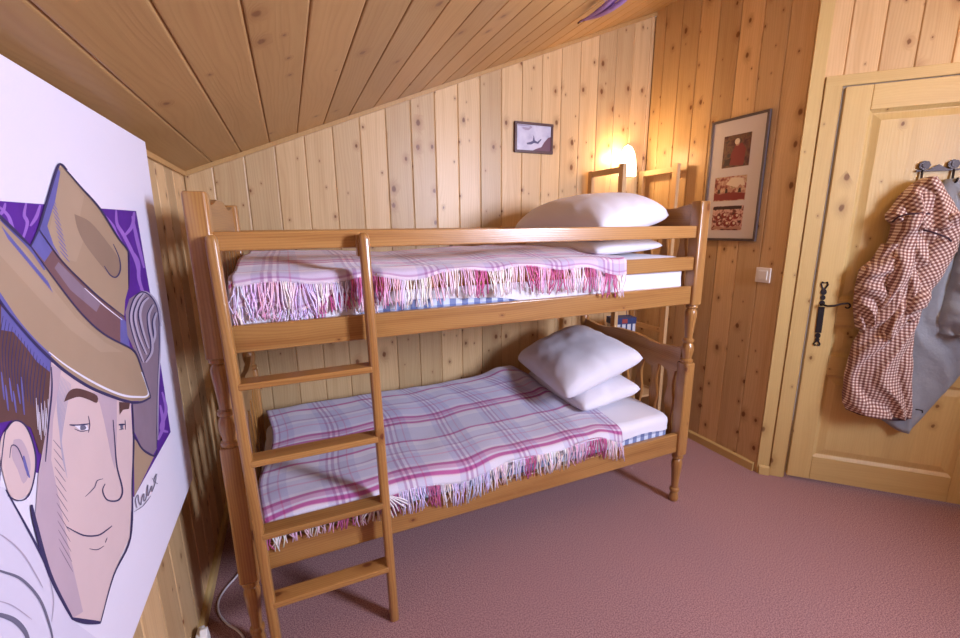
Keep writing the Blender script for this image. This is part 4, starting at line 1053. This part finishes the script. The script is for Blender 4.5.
def strip(name, pts, r_, parent): mb = MB(); mb.tube([dw(*p) for p in pts], r_, 6); return obj(name, mb, M['darktrim'], parent, smooth=True)
strip('binding', [(.372, 1.462, .14), (.385, 1.485, .155), (.41, 1.497, .172), (.45, 1.500, .178), (.487, 1.497, .176)], .004, cj)
strip('binding', [(.478, 1.425, .168), (.50, 1.418, .182), (.53, 1.405, .186), (.56, 1.39, .19), (.575, 1.375, .188)], .004, cj)
strip('binding', [(.585, 1.46, .178), (.61, 1.475, .172), (.635, 1.48, .155)], .004, cj)
strip('hem_binding', [(.347, .497, .085), (.39, .490, .128), (.45, .488, .140), (.52, .487, .142), (.57, .489, .130), (.606, .494, .09)], .005, cj)

# ------------------------------------------------------------------ small things
# purple ornament under the ceiling
M['purple_cloth'] = plain('purple_cloth', (.42, .27, .72), .7, .2, 0, .25, 60); M['brown_tip'] = plain('brown_tip', (.12, .05, .04), .7)
po = thing('purple_ornament', 'pointed purple ribbon ornament hanging below the ceiling at the top edge', 'ornament', (1.80, -.78, 2.44))
tip = V((1.862, -.545, 2.452)); far = V((1.80, -1.02, 2.425))
for k, (ox, oz, w_) in enumerate(((0, 0, .022), (.016, -.010, .017), (-.014, -.006, .015))):
    rows = []
    for j in range(13):
        t = j / 12; c = tip.lerp(far, t * .8 + .03 * k) + V((ox * t * 2, 0, oz * t * 2 - .02 * math.sin(t * 3))); ww = w_ * math.sin(min(1, t * .9 + .04) * math.pi * .8) + .001
        rows.append([c + V((ww * math.cos(a), 0, ww * .35 * math.sin(a))) for a in [6.2832 * q_ / 10 for q_ in range(10)]])
    mb = MB(); mb.grid(rows, lambda a, b_: (a, b_), close=True); mb.face(rows[0][::-1], [(0, 0)] * 10); mb.face(rows[-1], [(0, 0)] * 10); obj('ribbon', mb, M['purple_cloth'], po, smooth=True)
mb = MB(); mb.tube([tip + V((.002, .012, .002)), tip.lerp(far, .04), tip.lerp(far, .12) + V((0, 0, -.008))], .004, 6, taper=1.4); obj('stem_tip', mb, M['brown_tip'], po, smooth=True)
mb = MB(); mb.tube([tip.lerp(far, .5), V((1.80, -.80, ceil_z(1.80) + .002))], .0012, 5); obj('thread', mb, M['purple_cloth'], po)
# white cable on the carpet
mb = MB(); P_ = [(.150, -.50), (.125, -.60), (.095, -.68), (.058, -.74), (.040, -.80), (.050, -.865), (.085, -.93), (.125, -.98), (.150, -1.03), (.165, -1.10), (.150, -1.20), (.10, -1.32)]
cc = crv(P_, 6); mb.tube([(x, y, .0045) for x, y in cc], .004, 8); tag(obj('power_cable', mb, M['cable'], None, smooth=True), 'thin white cable curling over the carpet beside the front left bed post', 'cable')
# white plug adaptor low on the left wall
pg = thing('plug_socket', 'white plastic plug and socket low on the left wall at the bottom edge', 'socket', (.0, -1.04, .06))
mb = MB(); mb.prism([(-1.10, .03), (-1.00, .03), (-.985, .05), (-.990, .085), (-1.015, .105), (-1.06, .112), (-1.10, .10)], .016, .030, lambda a, b, d: V((d, a, b))); obj('socket_plate', mb, M['white_plastic'], pg, bev=.003)
mb = MB(); mb.prism([(-1.085, .045), (-1.035, .045), (-1.030, .075), (-1.045, .125), (-1.060, .128), (-1.080, .08)], .029, .052, lambda a, b, d: V((d, a, b))); obj('plug', mb, M['white_plastic'], pg, bev=.003)
